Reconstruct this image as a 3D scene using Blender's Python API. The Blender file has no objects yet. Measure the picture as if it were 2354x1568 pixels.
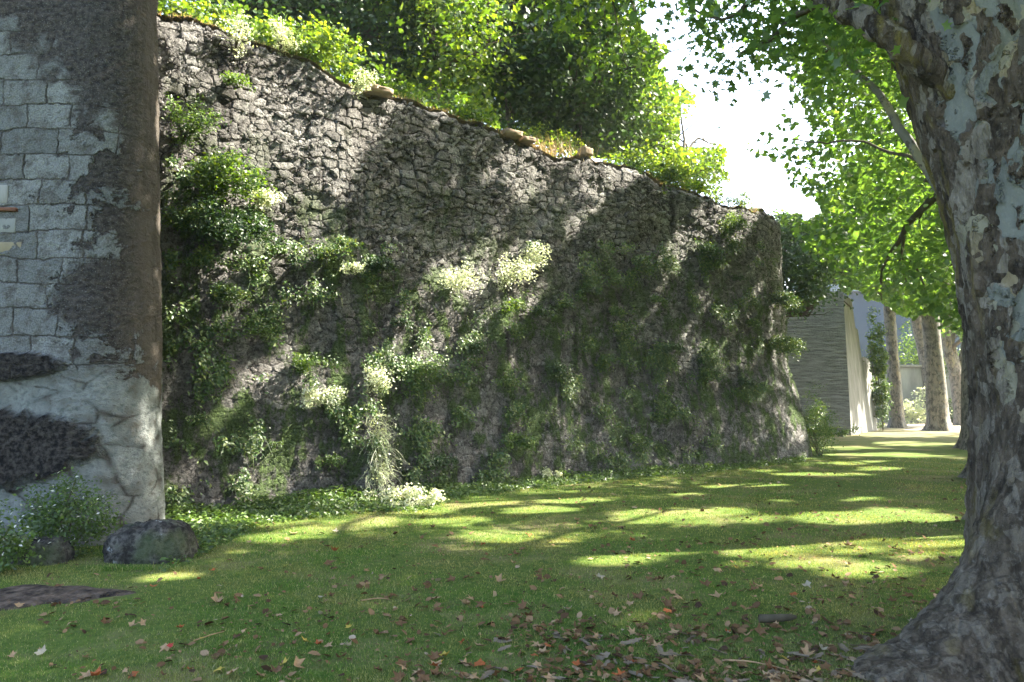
import bpy, math
import numpy as np
from mathutils import Vector

# ------------------------------------------------------------------ camera
S = bpy.context.scene
FPX, CX, CY = 1765.0, 1177.0, 784.0          # photo measured at 2354 x 1568
TH = math.atan(131 / FPX)
CAMZ = 1.6
cam_d = bpy.data.cameras.new("camera")
cam_d.sensor_width = 36
cam_d.lens = 36 * FPX / 2354
cam_d.clip_end = 3000
cam = bpy.data.objects.new("camera", cam_d)
S.collection.objects.link(cam)
cam.location = (0, 0, CAMZ)
cam.rotation_euler = (math.pi / 2 + TH, 0, 0)
S.camera = cam
# ------------------------------------------------------------------ sky, sun, exposure
SUN_AZ, SUN_EL = math.radians(73), math.radians(44)
SD = np.array([math.sin(SUN_AZ) * math.cos(SUN_EL), math.cos(SUN_AZ) * math.cos(SUN_EL), math.sin(SUN_EL)])
w = bpy.data.worlds.new("World")
S.world = w
w.use_nodes = True
wn = w.node_tree
sky = wn.nodes.new("ShaderNodeTexSky")
sky.sky_type = 'NISHITA'
sky.sun_disc = False
sky.sun_elevation = SUN_EL
sky.sun_rotation = SUN_AZ
sky.dust_density = 4.0
sky.air_density = 1.0
bg = wn.nodes["Background"]
bg.inputs[1].default_value = 0.15
wn.links.new(sky.outputs[0], bg.inputs[0])
sun_d = bpy.data.lights.new("sun", 'SUN')
sun_d.energy = 5.0
sun_d.angle = math.radians(0.7)
sun_d.color = (1.0, 0.93, 0.80)
sun = bpy.data.objects.new("sun", sun_d)
S.collection.objects.link(sun)
sun.rotation_euler = Vector(SD).to_track_quat('Z', 'Y').to_euler()
S.view_settings.view_transform = 'Standard'
S.view_settings.look = 'None'
S.view_settings.exposure = 2.75
S.view_settings.gamma = 1.0
S.render.engine = 'CYCLES'
S.cycles.use_denoising = True
S.cycles.max_bounces = 6
S.cycles.diffuse_bounces = 4
S.cycles.transmission_bounces = 3
S.cycles.glossy_bounces = 2
S.cycles.caustics_reflective = False
S.cycles.caustics_refractive = False

rs = np.random.RandomState(7)
PI = math.pi
F_ = np.array([0, math.cos(TH), math.sin(TH)])
U_ = np.array([0, -math.sin(TH), math.cos(TH)])

# ------------------------------------------------------------------ helpers
def at(px, py, Y):
    d = F_ + (px - CX) / FPX * np.array([1, 0, 0]) + (CY - py) / FPX * U_
    return np.array([0, 0, CAMZ]) + d * (Y / d[1])

def gnd(px, py, z=0.0):
    d = F_ + (px - CX) / FPX * np.array([1, 0, 0]) + (CY - py) / FPX * U_
    return np.array([0, 0, CAMZ]) + d * ((z - CAMZ) / d[2])

def proj(P):
    Q = P - np.array([0, 0, CAMZ])
    dep = Q @ F_
    dep = np.where(dep < 0.05, 0.05, dep)
    return CX + FPX * Q[:, 0] / dep, CY - FPX * (Q @ U_) / dep, Q @ F_

def hsh(ix, iy, s):
    n = (ix.astype(np.int64) * 374761393 + iy.astype(np.int64) * 668265263 + s * 974711) & 0x7fffffff
    n = ((n ^ (n >> 13)) * 1274126177) & 0x7fffffff
    return ((n ^ (n >> 16)) & 0xffff) / 65535.0

def vnoise(x, y, s=0, oct=3):
    r = 0; a = 1.0; t = 0
    x = np.asarray(x, float); y = np.asarray(y, float)
    for o in range(oct):
        ix, iy = np.floor(x), np.floor(y)
        fx, fy = x - ix, y - iy
        fx = fx * fx * (3 - 2 * fx); fy = fy * fy * (3 - 2 * fy)
        v = (hsh(ix, iy, s + o) * (1 - fx) + hsh(ix + 1, iy, s + o) * fx) * (1 - fy) + \
            (hsh(ix, iy + 1, s + o) * (1 - fx) + hsh(ix + 1, iy + 1, s + o) * fx) * fy
        r = r + a * v; t += a; a *= .5; x = x * 2.03 + 5.1; y = y * 2.03 + 1.7
    return r / t - 0.5

def mesh(name, V, Fc, mat=None, smooth=False, attr=None, uv=None):
    V = np.asarray(V, np.float32); Fc = np.asarray(Fc, np.int32)
    nf, k = Fc.shape
    me = bpy.data.meshes.new(name)
    me.vertices.add(len(V)); me.vertices.foreach_set("co", V.ravel())
    me.loops.add(nf * k); me.loops.foreach_set("vertex_index", Fc.ravel())
    me.polygons.add(nf)
    me.polygons.foreach_set("loop_start", np.arange(0, nf * k, k, dtype=np.int32))
    me.polygons.foreach_set("loop_total", np.full(nf, k, np.int32))
    if smooth:
        me.polygons.foreach_set("use_smooth", np.ones(nf, bool))
    if attr is not None:
        for an, (dom, val) in attr.items():
            a = me.attributes.new(an, 'FLOAT', dom)
            a.data.foreach_set("value", np.asarray(val, np.float32))
    if uv is not None:
        l = me.uv_layers.new(name="UVMap")
        l.data.foreach_set("uv", np.asarray(uv, np.float32)[Fc.ravel()].ravel())
    me.update(calc_edges=True)
    if mat: me.materials.append(mat)
    return me

def link(name, me, parent=None):
    o = bpy.data.objects.new(name, me)
    S.collection.objects.link(o)
    if parent: o.parent = parent
    return o

def tag(o, label=None, cat=None, group=None, kind=None):
    if label: o["label"] = label
    if cat: o["category"] = cat
    if group: o["group"] = group
    if kind: o["kind"] = kind
    return o

def empty(name, loc, label, cat, group=None):
    o = bpy.data.objects.new(name, None)
    S.collection.objects.link(o)
    o.location = loc
    o.empty_display_size = .2
    return tag(o, label, cat, group)

def part(name, V, Fc, mat, root, **kw):
    """mesh given in world space, parented to root (an empty at root.location)"""
    V = np.asarray(V, float) - np.array(root.location)
    return link(name, mesh(name, V, Fc, mat, **kw), root)

def grid_faces(nu, nv, wrap=False):
    i = np.arange(nu if wrap else nu - 1)
    j = np.arange(nv - 1)
    I, J = np.meshgrid(i, j, indexing='ij')
    I2 = (I + 1) % nu
    return np.stack([I * nv + J, I2 * nv + J, I2 * nv + J + 1, I * nv + J + 1], -1).reshape(-1, 4)

# ------------------------------------------------------------------ node helper
class NT:
    def __init__(s, name, disp=False):
        s.m = bpy.data.materials.new(name); s.m.use_nodes = True
        s.t = s.m.node_tree; s.t.nodes.clear()
        s.out = s.t.nodes.new("ShaderNodeOutputMaterial")
        if disp: s.m.displacement_method = 'BOTH'
    def n(s, typ, **kw):
        o = s.t.nodes.new("ShaderNode" + typ)
        for k, v in kw.items(): setattr(o, k, v)
        return o
    def set(s, inp, v):
        if hasattr(v, 'is_output') or isinstance(v, bpy.types.NodeSocket): s.t.links.new(v, inp)
        elif v is not None:
            if isinstance(v, tuple) and len(v) == 3 and inp.type == 'RGBA': v = v + (1,)
            inp.default_value = v
    def coord(s, w='Object'): return s.n("TexCoord").outputs[w]
    def attr(s, name): return s.n("Attribute", attribute_name=name).outputs['Fac']
    def map(s, v, sc=(1, 1, 1), loc=(0, 0, 0)):
        o = s.n("Mapping"); s.set(o.inputs[0], v); o.inputs['Scale'].default_value = sc; o.inputs['Location'].default_value = loc
        return o.outputs[0]
    def noise(s, v, sc, det=4, rough=.55, dist=0, out=0):
        o = s.n("TexNoise"); s.set(o.inputs['Vector'], v); o.inputs['Scale'].default_value = sc
        o.inputs['Detail'].default_value = det; o.inputs['Roughness'].default_value = rough
        o.inputs['Distortion'].default_value = dist
        return o.outputs[out]
    def vor(s, v, sc, feat='F1', out='Distance', rnd=1.0):
        o = s.n("TexVoronoi", feature=feat); s.set(o.inputs['Vector'], v); o.inputs['Scale'].default_value = sc
        o.inputs['Randomness'].default_value = rnd
        return o.outputs[out]
    def math(s, op, a, b=None, clamp=False):
        o = s.n("Math", operation=op, use_clamp=clamp); s.set(o.inputs[0], a)
        if b is not None: s.set(o.inputs[1], b)
        return o.outputs[0]
    def rng(s, v, a, b, c=0., d=1.):
        o = s.n("MapRange"); s.set(o.inputs[0], v)
        for i, x in enumerate((a, b, c, d)): o.inputs[i + 1].default_value = x
        return o.outputs[0]
    def mix(s, f, a, b, typ='MIX'):
        o = s.n("Mix", data_type='RGBA', blend_type=typ); s.set(o.inputs['Factor'], f)
        s.set(o.inputs[6], a); s.set(o.inputs[7], b)
        return o.outputs[2]
    def ramp(s, f, stops):
        o = s.n("ValToRGB"); s.set(o.inputs[0], f); e = o.color_ramp.elements
        while len(e) < len(stops): e.new(0.5)
        for i, (p, c) in enumerate(stops):
            e[i].position = p; e[i].color = tuple(c) + (1,)
        return o.outputs[0]
    def vadd(s, a, b, k):
        o = s.n("VectorMath", operation='SCALE'); s.set(o.inputs[0], b); o.inputs['Scale'].default_value = k
        q = s.n("VectorMath", operation='ADD'); s.set(q.inputs[0], a); s.set(q.inputs[1], o.outputs[0])
        return q.outputs[0]
    def sep(s, v):
        o = s.n("SeparateXYZ"); s.set(o.inputs[0], v); return o.outputs
    def bump(s, h, dist=.02, st=1.0, nrm=None):
        o = s.n("Bump"); s.set(o.inputs['Height'], h); o.inputs['Distance'].default_value = dist
        o.inputs['Strength'].default_value = st
        if nrm is not None: s.set(o.inputs['Normal'], nrm)
        return o.outputs[0]
    def done(s, col, rough=.85, nrm=None, spec=.3, disp=None, dsc=1.0, mid=0.0):
        p = s.n("BsdfPrincipled"); s.set(p.inputs['Base Color'], col); s.set(p.inputs['Roughness'], rough)
        p.inputs['Specular IOR Level'].default_value = spec
        if nrm is not None: s.set(p.inputs['Normal'], nrm)
        s.t.links.new(p.outputs[0], s.out.inputs[0])
        if disp is not None:
            d = s.n("Displacement"); s.set(d.inputs['Height'], disp); d.inputs['Midlevel'].default_value = mid
            d.inputs['Scale'].default_value = dsc
            s.t.links.new(d.outputs[0], s.out.inputs['Displacement'])
        return s.m

def leaf_mat(name, stops, trans=.45, tint=(1.35, 1.25, .35), rough=.45, gloss=.045):
    s = NT(name)
    v = s.attr('v')
    c = s.ramp(v, stops)
    tc = s.mix(1.0, c, tint, 'MULTIPLY')
    d = s.n("BsdfDiffuse"); s.set(d.inputs[0], c)
    t = s.n("BsdfTranslucent"); s.set(t.inputs[0], tc)
    m = s.n("MixShader"); m.inputs[0].default_value = trans
    s.t.links.new(d.outputs[0], m.inputs[1]); s.t.links.new(t.outputs[0], m.inputs[2])
    g = s.n("BsdfGlossy"); g.inputs[0].default_value = (1, 1, 1, 1); g.inputs[1].default_value = rough
    m2 = s.n("MixShader"); m2.inputs[0].default_value = gloss
    s.t.links.new(m.outputs[0], m2.inputs[1]); s.t.links.new(g.outputs[0], m2.inputs[2])
    s.t.links.new(m2.outputs[0], s.out.inputs[0])
    return s.m

M = {}
M['leaf_dark'] = leaf_mat('dark_foliage', [(0, (.018, .05, .012)), (.5, (.035, .085, .02)), (1, (.07, .13, .03))], .40)
M['leaf_mid'] = leaf_mat('mid_foliage', [(0, (.05, .11, .02)), (.6, (.09, .18, .03)), (1, (.18, .26, .04))], .55, (1.6, 1.4, .4))
M['leaf_plane'] = leaf_mat('plane_foliage', [(0, (.055, .125, .03)), (.5, (.10, .20, .05)), (.97, (.18, .29, .08)), (1, (.32, .30, .07))], .58, (1.6, 1.5, .5))
M['leaf_pale'] = leaf_mat('pale_sunlit_foliage', [(0, (.42, .48, .30)), (.6, (.62, .66, .48)), (1, (.80, .80, .68))], .4, (1.1, 1.1, .7))  # whitish leaves, raised nearly to white to stand for strong sun
M['herb'] = leaf_mat('herb_foliage', [(0, (.045, .085, .014)), (.6, (.09, .17, .024)), (.96, (.20, .29, .06)), (1, (.75, .75, .72))], .4, (1.2, 1.2, .5))
M['moss_leaf'] = leaf_mat('creeper_foliage', [(0, (.03, .075, .015)), (.6, (.08, .16, .03)), (1, (.24, .29, .08))], .35)
M['dry'] = leaf_mat('dry_grass', [(0, (.25, .17, .08)), (1, (.5, .38, .2))], .4, (1.1, 1, .7))
M['flower'] = leaf_mat('white_flowers', [(0, (.6, .6, .55)), (1, (.8, .8, .78))], .3, (1, 1, 1))

# lawn blades: green with patches of moss yellow and dull straw
s = NT('grass_blades')
pos = s.coord('Object')
n1 = s.noise(pos, .9, 4); n2 = s.noise(s.map(pos, (1, 1, 1), (7, 3, 0)), 3.5, 3)
c = s.ramp(s.attr('v'), [(0, (.055, .135, .03)), (.5, (.11, .22, .05)), (.82, (.20, .29, .085)), (1, (.55, .50, .30))])
c = s.mix(s.rng(n1, .45, .66, 0, .8), c, s.mix(s.attr('v'), (.19, .18, .06), (.5, .44, .24)))
c = s.mix(s.rng(n2, .6, .75, 0, .6), c, (.035, .11, .04))
c = s.mix(s.rng(s.noise(s.map(pos, (1, 1, 1), (2, 9, 0)), 6.5, 4), .58, .66, 0, .6), c, (.22, .19, .11))
d = s.n("BsdfDiffuse"); s.set(d.inputs[0], c)
t = s.n("BsdfTranslucent"); s.set(t.inputs[0], s.mix(1., c, (1.4, 1.3, .4), 'MULTIPLY'))
mx = s.n("MixShader"); mx.inputs[0].default_value = .4
s.t.links.new(d.outputs[0], mx.inputs[1]); s.t.links.new(t.outputs[0], mx.inputs[2]); s.t.links.new(mx.outputs[0], s.out.inputs[0])
M['grass'] = s.m

# lawn soil / moss sheet
s = NT('lawn')
pos = s.coord('Object')
n1 = s.noise(pos, .8, 5, .6); n2 = s.noise(pos, 14, 5, .65); n3 = s.noise(s.map(pos, (1, 1, 1), (11, 2, 0)), 2.6, 4)
far = s.rng(s.sep(pos)[1], 24, 36)
c = s.mix(s.rng(n2, .35, .65), (.055, .10, .018), (.12, .16, .035))
c = s.mix(s.rng(n1, .5, .66), c, (.20, .18, .08))
c = s.mix(s.rng(n3, .62, .74, 0, .75), c, (.13, .10, .06))
c = s.mix(s.math('MULTIPLY', far, s.rng(n3, .3, .6)), c, (.22, .18, .12))
M['lawn'] = s.done(c, .95, s.bump(n2, .03, .6), .1)

s = NT('soil')
pos = s.coord('Object')
n = s.noise(pos, 9, 6, .7); v = s.vor(pos, 22)
c = s.mix(s.rng(n, .38, .62), (.02, .016, .014), (.15, .115, .09))
M['soil'] = s.done(c, .95, s.bump(s.math('ADD', n, v), .03, .9), .1)

s = NT('path_dirt')
pos = s.coord('Object'); n = s.noise(pos, 2, 6, .7)
M['path'] = s.done(s.mix(s.rng(n, .3, .7), (.28, .24, .19), (.40, .35, .27)), .95, s.bump(n, .02, .5), .1)

# ---- rampart masonry (uv: u metres along, v metres up)
def masonry(name, dark, mid_, pale):
    s = NT(name, True)
    uv = s.n("UVMap").outputs[0]
    big1 = s.noise(uv, .8, 3)
    uvd = s.vadd(uv, s.noise(uv, 1.1, 3, out=1), .12)
    uvd = s.vadd(uvd, s.noise(uv, 6.5, 4, .55, out=1), .05)
    e1 = s.vor(s.map(uvd, (3.6, 5.8, 1)), 1.0, 'DISTANCE_TO_EDGE', rnd=.66); c1 = s.vor(s.map(uvd, (3.6, 5.8, 1)), 1.0, 'F1', 'Color', rnd=.66)
    e2 = s.vor(s.map(uvd, (7.6, 10.0, 1), (3, 1, 0)), 1.0, 'DISTANCE_TO_EDGE', rnd=.9); c2_ = s.vor(s.map(uvd, (7.6, 10.0, 1), (3, 1, 0)), 1.0, 'F1', 'Color', rnd=.9)
    big = s.rng(s.noise(s.map(uv, (1, 1, 1), (2, 6, 0)), 1.5, 4), .44, .56)
    edge = s.math('ADD', s.math('MULTIPLY', e1, s.math('SUBTRACT', 1., big)), s.math('MULTIPLY', e2, big))
    cv = s.sep(s.mix(big, c1, c2_))
    U, vco = s.sep(uv)[0], s.sep(uv)[1]
    up = s.math('ADD', vco, s.math('MULTIPLY', s.math('SUBTRACT', s.noise(uv, .6, 5), .5), 5.0))
    mason = s.rng(up, 1.8, 4.4, .42, 1.)
    fine = s.noise(uvd, 11, 6, .72); fine2 = s.noise(uv, 34, 6, .78); grit = s.noise(uv, 90, 3, .8)
    vert = s.noise(s.map(uvd, (14, 2.6, 1)), 1.0, 7, .72)
    crag = s.noise(uvd, 2.4, 8, .66)
    sh = s.math('MULTIPLY', s.rng(edge, 0, .10), s.math('ADD', .15, s.math('MULTIPLY', cv[0], 1.5)))
    h = s.math('MULTIPLY', s.math('MULTIPLY', sh, mason), .06)
    h = s.math('ADD', h, s.math('MULTIPLY', s.math('MULTIPLY', crag, s.rng(mason, .42, 1, 1., .2)), .11))
    h = s.math('ADD', h, s.math('MULTIPLY', s.math('MULTIPLY', vert, s.rng(mason, .42, 1, 1., .3)), .07))
    h = s.math('ADD', h, s.math('MULTIPLY', fine, .03))
    # colour
    col = s.mix(s.rng(cv[1], .1, .9), dark, mid_)
    col = s.mix(s.rng(cv[2], .80, .86, 0, .75), col, pale)
    col = s.mix(s.rng(cv[0], .22, .16, 0, .6), col, (.06, .055, .05))
    col = s.mix(s.rng(s.noise(s.map(uv, (1, 1, 1), (8, 2, 0)), 1.7, 5, .7), .52, .60, 0, .45), col, pale)
    col = s.mix(s.rng(crag, .40, .62, 0, .55), col, s.mix(vert, dark, mid_))
    col = s.mix(s.rng(big1, .4, .62, 0, .55), col, s.mix(.5, dark, (.10, .085, .075)))
    joint = s.math('MULTIPLY', s.rng(edge, .075, .01), s.rng(s.noise(uv, 3.1, 4), .40, .58, .4, 1.))
    col = s.mix(s.math('MULTIPLY', joint, mason), col, (.035, .03, .027))
    col = s.mix(s.rng(U, 17, 24, 0, .6), col, s.mix(.5, col, (.50, .49, .46)))
    col = s.mix(s.rng(fine, .50, .38), col, s.mix(.6, col, (.012, .01, .01)))
    col = s.mix(s.rng(fine2, .50, .40), col, s.mix(.6, col, (.012, .01, .01)))
    col = s.mix(s.rng(fine2, .58, .70, 0, .55), col, pale)
    # pale mortar crumbs, lichen
    spk = s.math('MULTIPLY', s.rng(s.vor(s.map(uvd, (1, .7, 1)), 13, 'F1'), .33, .20), s.rng(s.noise(uv, 1.9, 5, .7), .50, .60))
    col = s.mix(s.math('MULTIPLY', spk, .7), col, (.50, .50, .47))
    run = s.rng(s.noise(s.map(uvd, (2.6, .20, 1)), 1, 4, .6), .60, .68, 0, .7)
    col = s.mix(run, col, (.028, .025, .022))
    # moss: ragged cushions, mostly on the lower half
    mn = s.noise(s.map(uvd, (1, .55, 1)), 2.2, 9, .78)
    mm = s.math('MULTIPLY', s.rng(mn, .49, .54), s.rng(up, 6.0, 3.2))
    col = s.mix(s.math('MULTIPLY', mm, .85), col, s.mix(s.rng(fine2, .4, .6), (.025, .05, .012), (.13, .20, .055)))
    h = s.math('ADD', h, s.math('MULTIPLY', mm, .025))
    return s.done(col, .95, s.bump(s.math('ADD', s.math('ADD', fine2, s.math('MULTIPLY', grit, .4)), s.math('MULTIPLY', fine, 1.5)), .03, 1.0), .12, h, 1., .15)
M['rampart'] = masonry('rampart_stone', (.165, .158, .150), (.35, .338, .318), (.50, .495, .47))
s = NT('coursed_stone', True)
uv = s.n("UVMap").outputs[0]
cn = s.noise(s.map(s.vadd(uv, s.noise(uv, 1.5, 3, out=1), .12), (1.1, 11, 1)), 1, 6, .7); fn = s.noise(uv, 14, 5, .7)
c = s.mix(s.rng(cn, .35, .62), (.06, .06, .058), (.26, .26, .25))
c = s.mix(s.rng(fn, .35, .7, 0, .5), c, (.30, .30, .28))
M['bastion_shaded'] = s.done(c, .95, s.bump(fn, .02, .8), .1, s.math('ADD', s.math('MULTIPLY', cn, .12), s.math('MULTIPLY', fn, .03)))  # bastion front: its shade is put into this darker stone colour

# ---- tower ashlar
s = NT('tower_stone', True)
uv = s.n("UVMap").outputs[0]
wob = s.noise(uv, 1.5, 3, out=1)
uvd = s.vadd(s.vadd(uv, wob, .16), s.noise(uv, 8, 5, .65, out=1), .07)
br = s.n("TexBrick"); s.set(br.inputs['Vector'], uvd)
br.inputs['Scale'].default_value = 1.0; br.inputs['Brick Width'].default_value = .50; br.inputs['Row Height'].default_value = .30
br.inputs['Mortar Size'].default_value = .012; br.inputs['Mortar Smooth'].default_value = .6
br.offset = .42; br.squash = 1.3; br.squash_frequency = 3
br.inputs['Color1'].default_value = (.17, .18, .18, 1); br.inputs['Color2'].default_value = (.30, .315, .31, 1); br.inputs['Mortar'].default_value = (.10, .09, .08, 1)
mort = br.outputs['Fac']
fine = s.noise(uv, 16, 6, .7); fine2 = s.noise(uv, 60, 4, .7); mid = s.noise(uv, 3.0, 6, .68, .4)
U, Vv = s.sep(uv)[0], s.sep(uv)[1]
col = s.mix(s.rng(mid, .35, .7, 0, .5), br.outputs['Color'], (.19, .20, .19))
col = s.mix(s.rng(s.noise(uv, 5, 7, .75), .48, .60, 0, .8), col, s.mix(fine, (.05, .045, .04), (.16, .15, .135)))
col = s.mix(s.rng(fine2, .42, .56), s.mix(.45, col, (.02, .02, .02)), col)
# smooth render over the foot of the tower
foot = s.rng(s.math('ADD', Vv, s.math('MULTIPLY', s.math('SUBTRACT', mid, .5), 1.6)), 2.0, 1.7)
ftc = s.mix(s.rng(fine, .35, .65), (.13, .145, .14), (.30, .32, .31))
fe = s.vor(s.map(uvd, (1.7, 2.6, 1)), 1, 'DISTANCE_TO_EDGE')
ftc = s.mix(s.math('MULTIPLY', s.rng(fe, .05, .0), s.rng(s.noise(uv, 4, 4), .42, .55)), ftc, (.04, .038, .034))
ftc = s.mix(s.rng(s.noise(uv, 4, 8, .75), .50, .62, 0, .8), ftc, (.10, .09, .075))
col = s.mix(foot, col, ftc)
# weathered crust: black-brown, creeping in from the right edge and in large scabs
edgeside = s.math('ADD', s.rng(U, .0, 1.9), s.math('MULTIPLY', s.math('SUBTRACT', mid, .5), 2.4))
crust = s.rng(s.math('SUBTRACT', edgeside, s.rng(Vv, 2.2, 1.2, 0, .9)), .50, .58)
top = s.rng(s.math('ADD', Vv, s.math('ADD', s.math('MULTIPLY', U, 1.1), s.math('MULTIPLY', s.math('SUBTRACT', mid, .5), 3.0))), 5.6, 6.0)
crust = s.math('MAXIMUM', crust, top)
def blob(cu, cv, ru, rv, k=.9):
    a = s.math('DIVIDE', s.math('SUBTRACT', U, cu), ru); b = s.math('DIVIDE', s.math('SUBTRACT', Vv, cv), rv)
    d = s.math('ADD', s.math('MULTIPLY', a, a), s.math('MULTIPLY', b, b))
    d = s.math('ADD', d, s.math('MULTIPLY', s.math('SUBTRACT', mid, .5), 2.6))
    return s.rng(d, 1.1, .75)
rock1 = blob(.15, 1.05, .95, .42); rock2 = blob(.05, 1.95, .75, .16); b3 = blob(1.15, 2.75, .55, .42)
rocks = s.math('MAXIMUM', rock1, rock2)
crust = s.math('MAXIMUM', crust, b3)
crustc = s.mix(s.rng(fine, .38, .68), (.018, .015, .014), (.10, .085, .075))
crustc = s.mix(s.rng(fine2, .58, .68, 0, .6), crustc, (.32, .34, .33))
crustc = s.mix(s.rng(U, 1.2, 1.5, 0, .8), crustc, s.mix(s.noise(s.map(uv, (9, .8, 1)), 1, 4), (.035, .028, .022), (.15, .125, .10)))
col = s.mix(s.math('MULTIPLY', crust, .93), col, crustc)
col = s.mix(rocks, col, s.mix(s.rng(fine, .42, .66), (.010, .009, .009), (.085, .075, .065)))
pit = s.rng(fine, .60, .70, 0, .7)
col = s.mix(pit, col, (.06, .055, .05))
hh = s.math('ADD', s.math('MULTIPLY', s.math('MULTIPLY', s.math('MULTIPLY', mort, s.rng(s.noise(uv, 2.3, 3), .4, .55, .25, 1)), s.math('MULTIPLY', s.math('SUBTRACT', 1., foot), s.math('SUBTRACT', 1., s.math('MULTIPLY', crust, .85)))), -.022), s.math('MULTIPLY', fine, .022))
hh = s.math('ADD', hh, s.math('MULTIPLY', rocks, .09))
hh = s.math('ADD', hh, s.math('MULTIPLY', mid, .07))
hh = s.math('SUBTRACT', hh, s.math('MULTIPLY', crust, .02))
M['tower'] = s.done(col, .93, s.bump(s.math('ADD', fine2, fine), .012, .8), .15, hh, 1.0)

s = NT('pale_sunlit_stone')
pos = s.coord('Object'); n = s.noise(s.map(pos, (1, 1, .25)), 3, 6, .6)
n3 = s.noise(s.map(pos, (6, 6, .5)), 1, 5, .7)
M['pale'] = s.done(s.mix(s.rng(n3, .5, .66, 0, .5), s.mix(s.rng(n, .3, .7), (.20, .20, .19), (.34, .34, .32)), (.10, .11, .085)), .9, s.bump(n, .02, .5), .1)  # pale stone; on the bastion side the paleness stands for sun
s = NT('far_wall_stone')
pos = s.coord('Object'); n = s.noise(s.map(pos, (1, 1, .3)), 1.2, 6, .65); n2 = s.vor(s.map(pos, (2, 2, 3)), 1, 'DISTANCE_TO_EDGE')
M['farwall'] = s.done(s.mix(s.rng(n, .35, .65), (.20, .21, .20), (.34, .35, .33)), .9, s.bump(n2, .02, .4), .1)
s = NT('slate')
pos = s.coord('Object'); n = s.noise(pos, .8, 5)
M['slate'] = s.done(s.mix(s.rng(n, .3, .7), (.020, .042, .060), (.028, .055, .075)), .7, None, .3)

# ---- plane tree bark; attr 'side' 0 dark rough .. 1 pale smooth
def bark(name, dark, lite, disp=True, k=1.0, sc=1.0, yel=False):
    s = NT(name, disp)
    pos = s.coord('Object'); side = s.attr('side')
    p1 = s.map(pos, (3.6 * sc, 3.6 * sc, 1.9 * sc)); 
    wb = s.noise(pos, 3.2 * sc, 3, out=1)
    pd = s.vadd(p1, wb, .9)
    cell = s.vor(pd, 1.6, 'F1', 'Color'); ce = s.vor(pd, 1.6, 'DISTANCE_TO_EDGE')
    cell2 = s.vor(s.map(pd, (1, 1, 1), (3, 3, 3)), 3.4, 'F1', 'Color')
    vert = s.noise(s.map(pos, (13 * sc, 13 * sc, 2.2 * sc)), 1, 6, .68)
    fine = s.noise(pos, 26 * sc, 5, .7); mid = s.noise(pos, 4.5 * sc, 5, .65)
    val = s.math('ADD', s.math('MULTIPLY', s.sep(cell)[0], .55), s.math('MULTIPLY', s.sep(cell2)[1], .45))
    val = s.math('ADD', val, s.math('MULTIPLY', s.math('SUBTRACT', mid, .5), .55))
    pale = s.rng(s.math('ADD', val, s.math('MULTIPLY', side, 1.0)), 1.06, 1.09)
    tan = s.rng(s.math('ADD', s.sep(cell2)[2], s.math('MULTIPLY', side, .25)), 1.02, 1.04)
    ck = s.vor(s.vadd(s.map(pos, (9 * sc, 9 * sc, 2.6 * sc)), wb, .8), 1, 'DISTANCE_TO_EDGE')
    plate = s.math('MULTIPLY', s.rng(vert, .36, .6), s.rng(ck, .0, .12, .25, 1.))
    dk = s.mix(plate, tuple(x * .22 for x in dark), dark)
    dk = s.mix(s.rng(mid, .42, .62, 0, .7), dk, tuple(min(1, x * 1.7) for x in dark))
    dk = s.mix(s.math('MULTIPLY', s.rng(s.math('ADD', s.sep(cell2)[1], s.math('MULTIPLY', mid, .5)), .86, .90), s.rng(vert, .35, .5)), dk, (.21, .185, .15))
    if yel: dk = s.mix(s.math('MULTIPLY', s.rng(s.noise(s.map(pos, (7, 7, .9)), 1, 4), .56, .66, 0, .75), s.rng(side, .3, .1)), dk, (.16, .13, .03))
    pl = s.mix(s.rng(mid, .35, .65), lite, tuple(x * .8 for x in lite))
    pl = s.mix(s.rng(s.sep(cell)[2], .66, .72), pl, (.26, .24, .17))
    pl = s.mix(s.rng(fine, .35, .65, 0, .35), pl, (.12, .12, .09))
    pl = s.mix(s.rng(s.sep(cell2)[0], .88, .9), pl, (.09, .08, .07))
    low_ = s.rng(s.sep(pos)[2], 2.4, .6)
    if yel: dk = s.mix(s.math('MULTIPLY', low_, .6), dk, s.mix(plate, (.035, .028, .02), (.18, .15, .115)))
    col = s.mix(tan, dk, (.24, .20, .13))
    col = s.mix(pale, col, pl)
    h = s.math('ADD', s.math('MULTIPLY', s.math('SUBTRACT', 1., pale), s.math('ADD', .014 * k, s.math('MULTIPLY', plate, .026 * k))), s.math('MULTIPLY', mid, .02 * k))
    h = s.math('SUBTRACT', h, s.math('MULTIPLY', tan, .01))
    crk = s.rng(s.vor(s.vadd(s.map(pos, (5 * sc, 5 * sc, 1.5 * sc)), s.noise(pos, 7 * sc, 6, .7, out=1), 1.1), 1, 'DISTANCE_TO_EDGE'), .03, .0, 0, .7)
    crk = s.math('MULTIPLY', crk, s.rng(s.noise(s.map(pos, (1, 1, .6), (4, 4, 4)), 3.0, 4), .50, .58))
    col = s.mix(crk, col, (.02, .016, .013))
    col = s.mix(s.rng(fine, .55, .7, 0, .5), col, s.mix(.5, col, (.4, .38, .34)))
    return s.done(col, .85, s.bump(s.math('ADD', s.math('MULTIPLY', fine, s.math('SUBTRACT', 1.2, pale)), vert), .012, .8), .2, h if disp else None, 1.0)
M['bark'] = bark('plane_bark', (.085, .066, .047), (.185, .195, .175), yel=True)
M['bark_far'] = bark('far_plane_bark', (.13, .12, .105), (.20, .20, .185), False)
s = NT('twig_bark'); pos = s.coord('Object'); n = s.noise(s.map(pos, (20, 20, 4)), 1, 4)
M['twig'] = s.done(s.mix(n, (.05, .042, .03), (.15, .13, .09)), .9, None, .1)

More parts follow.
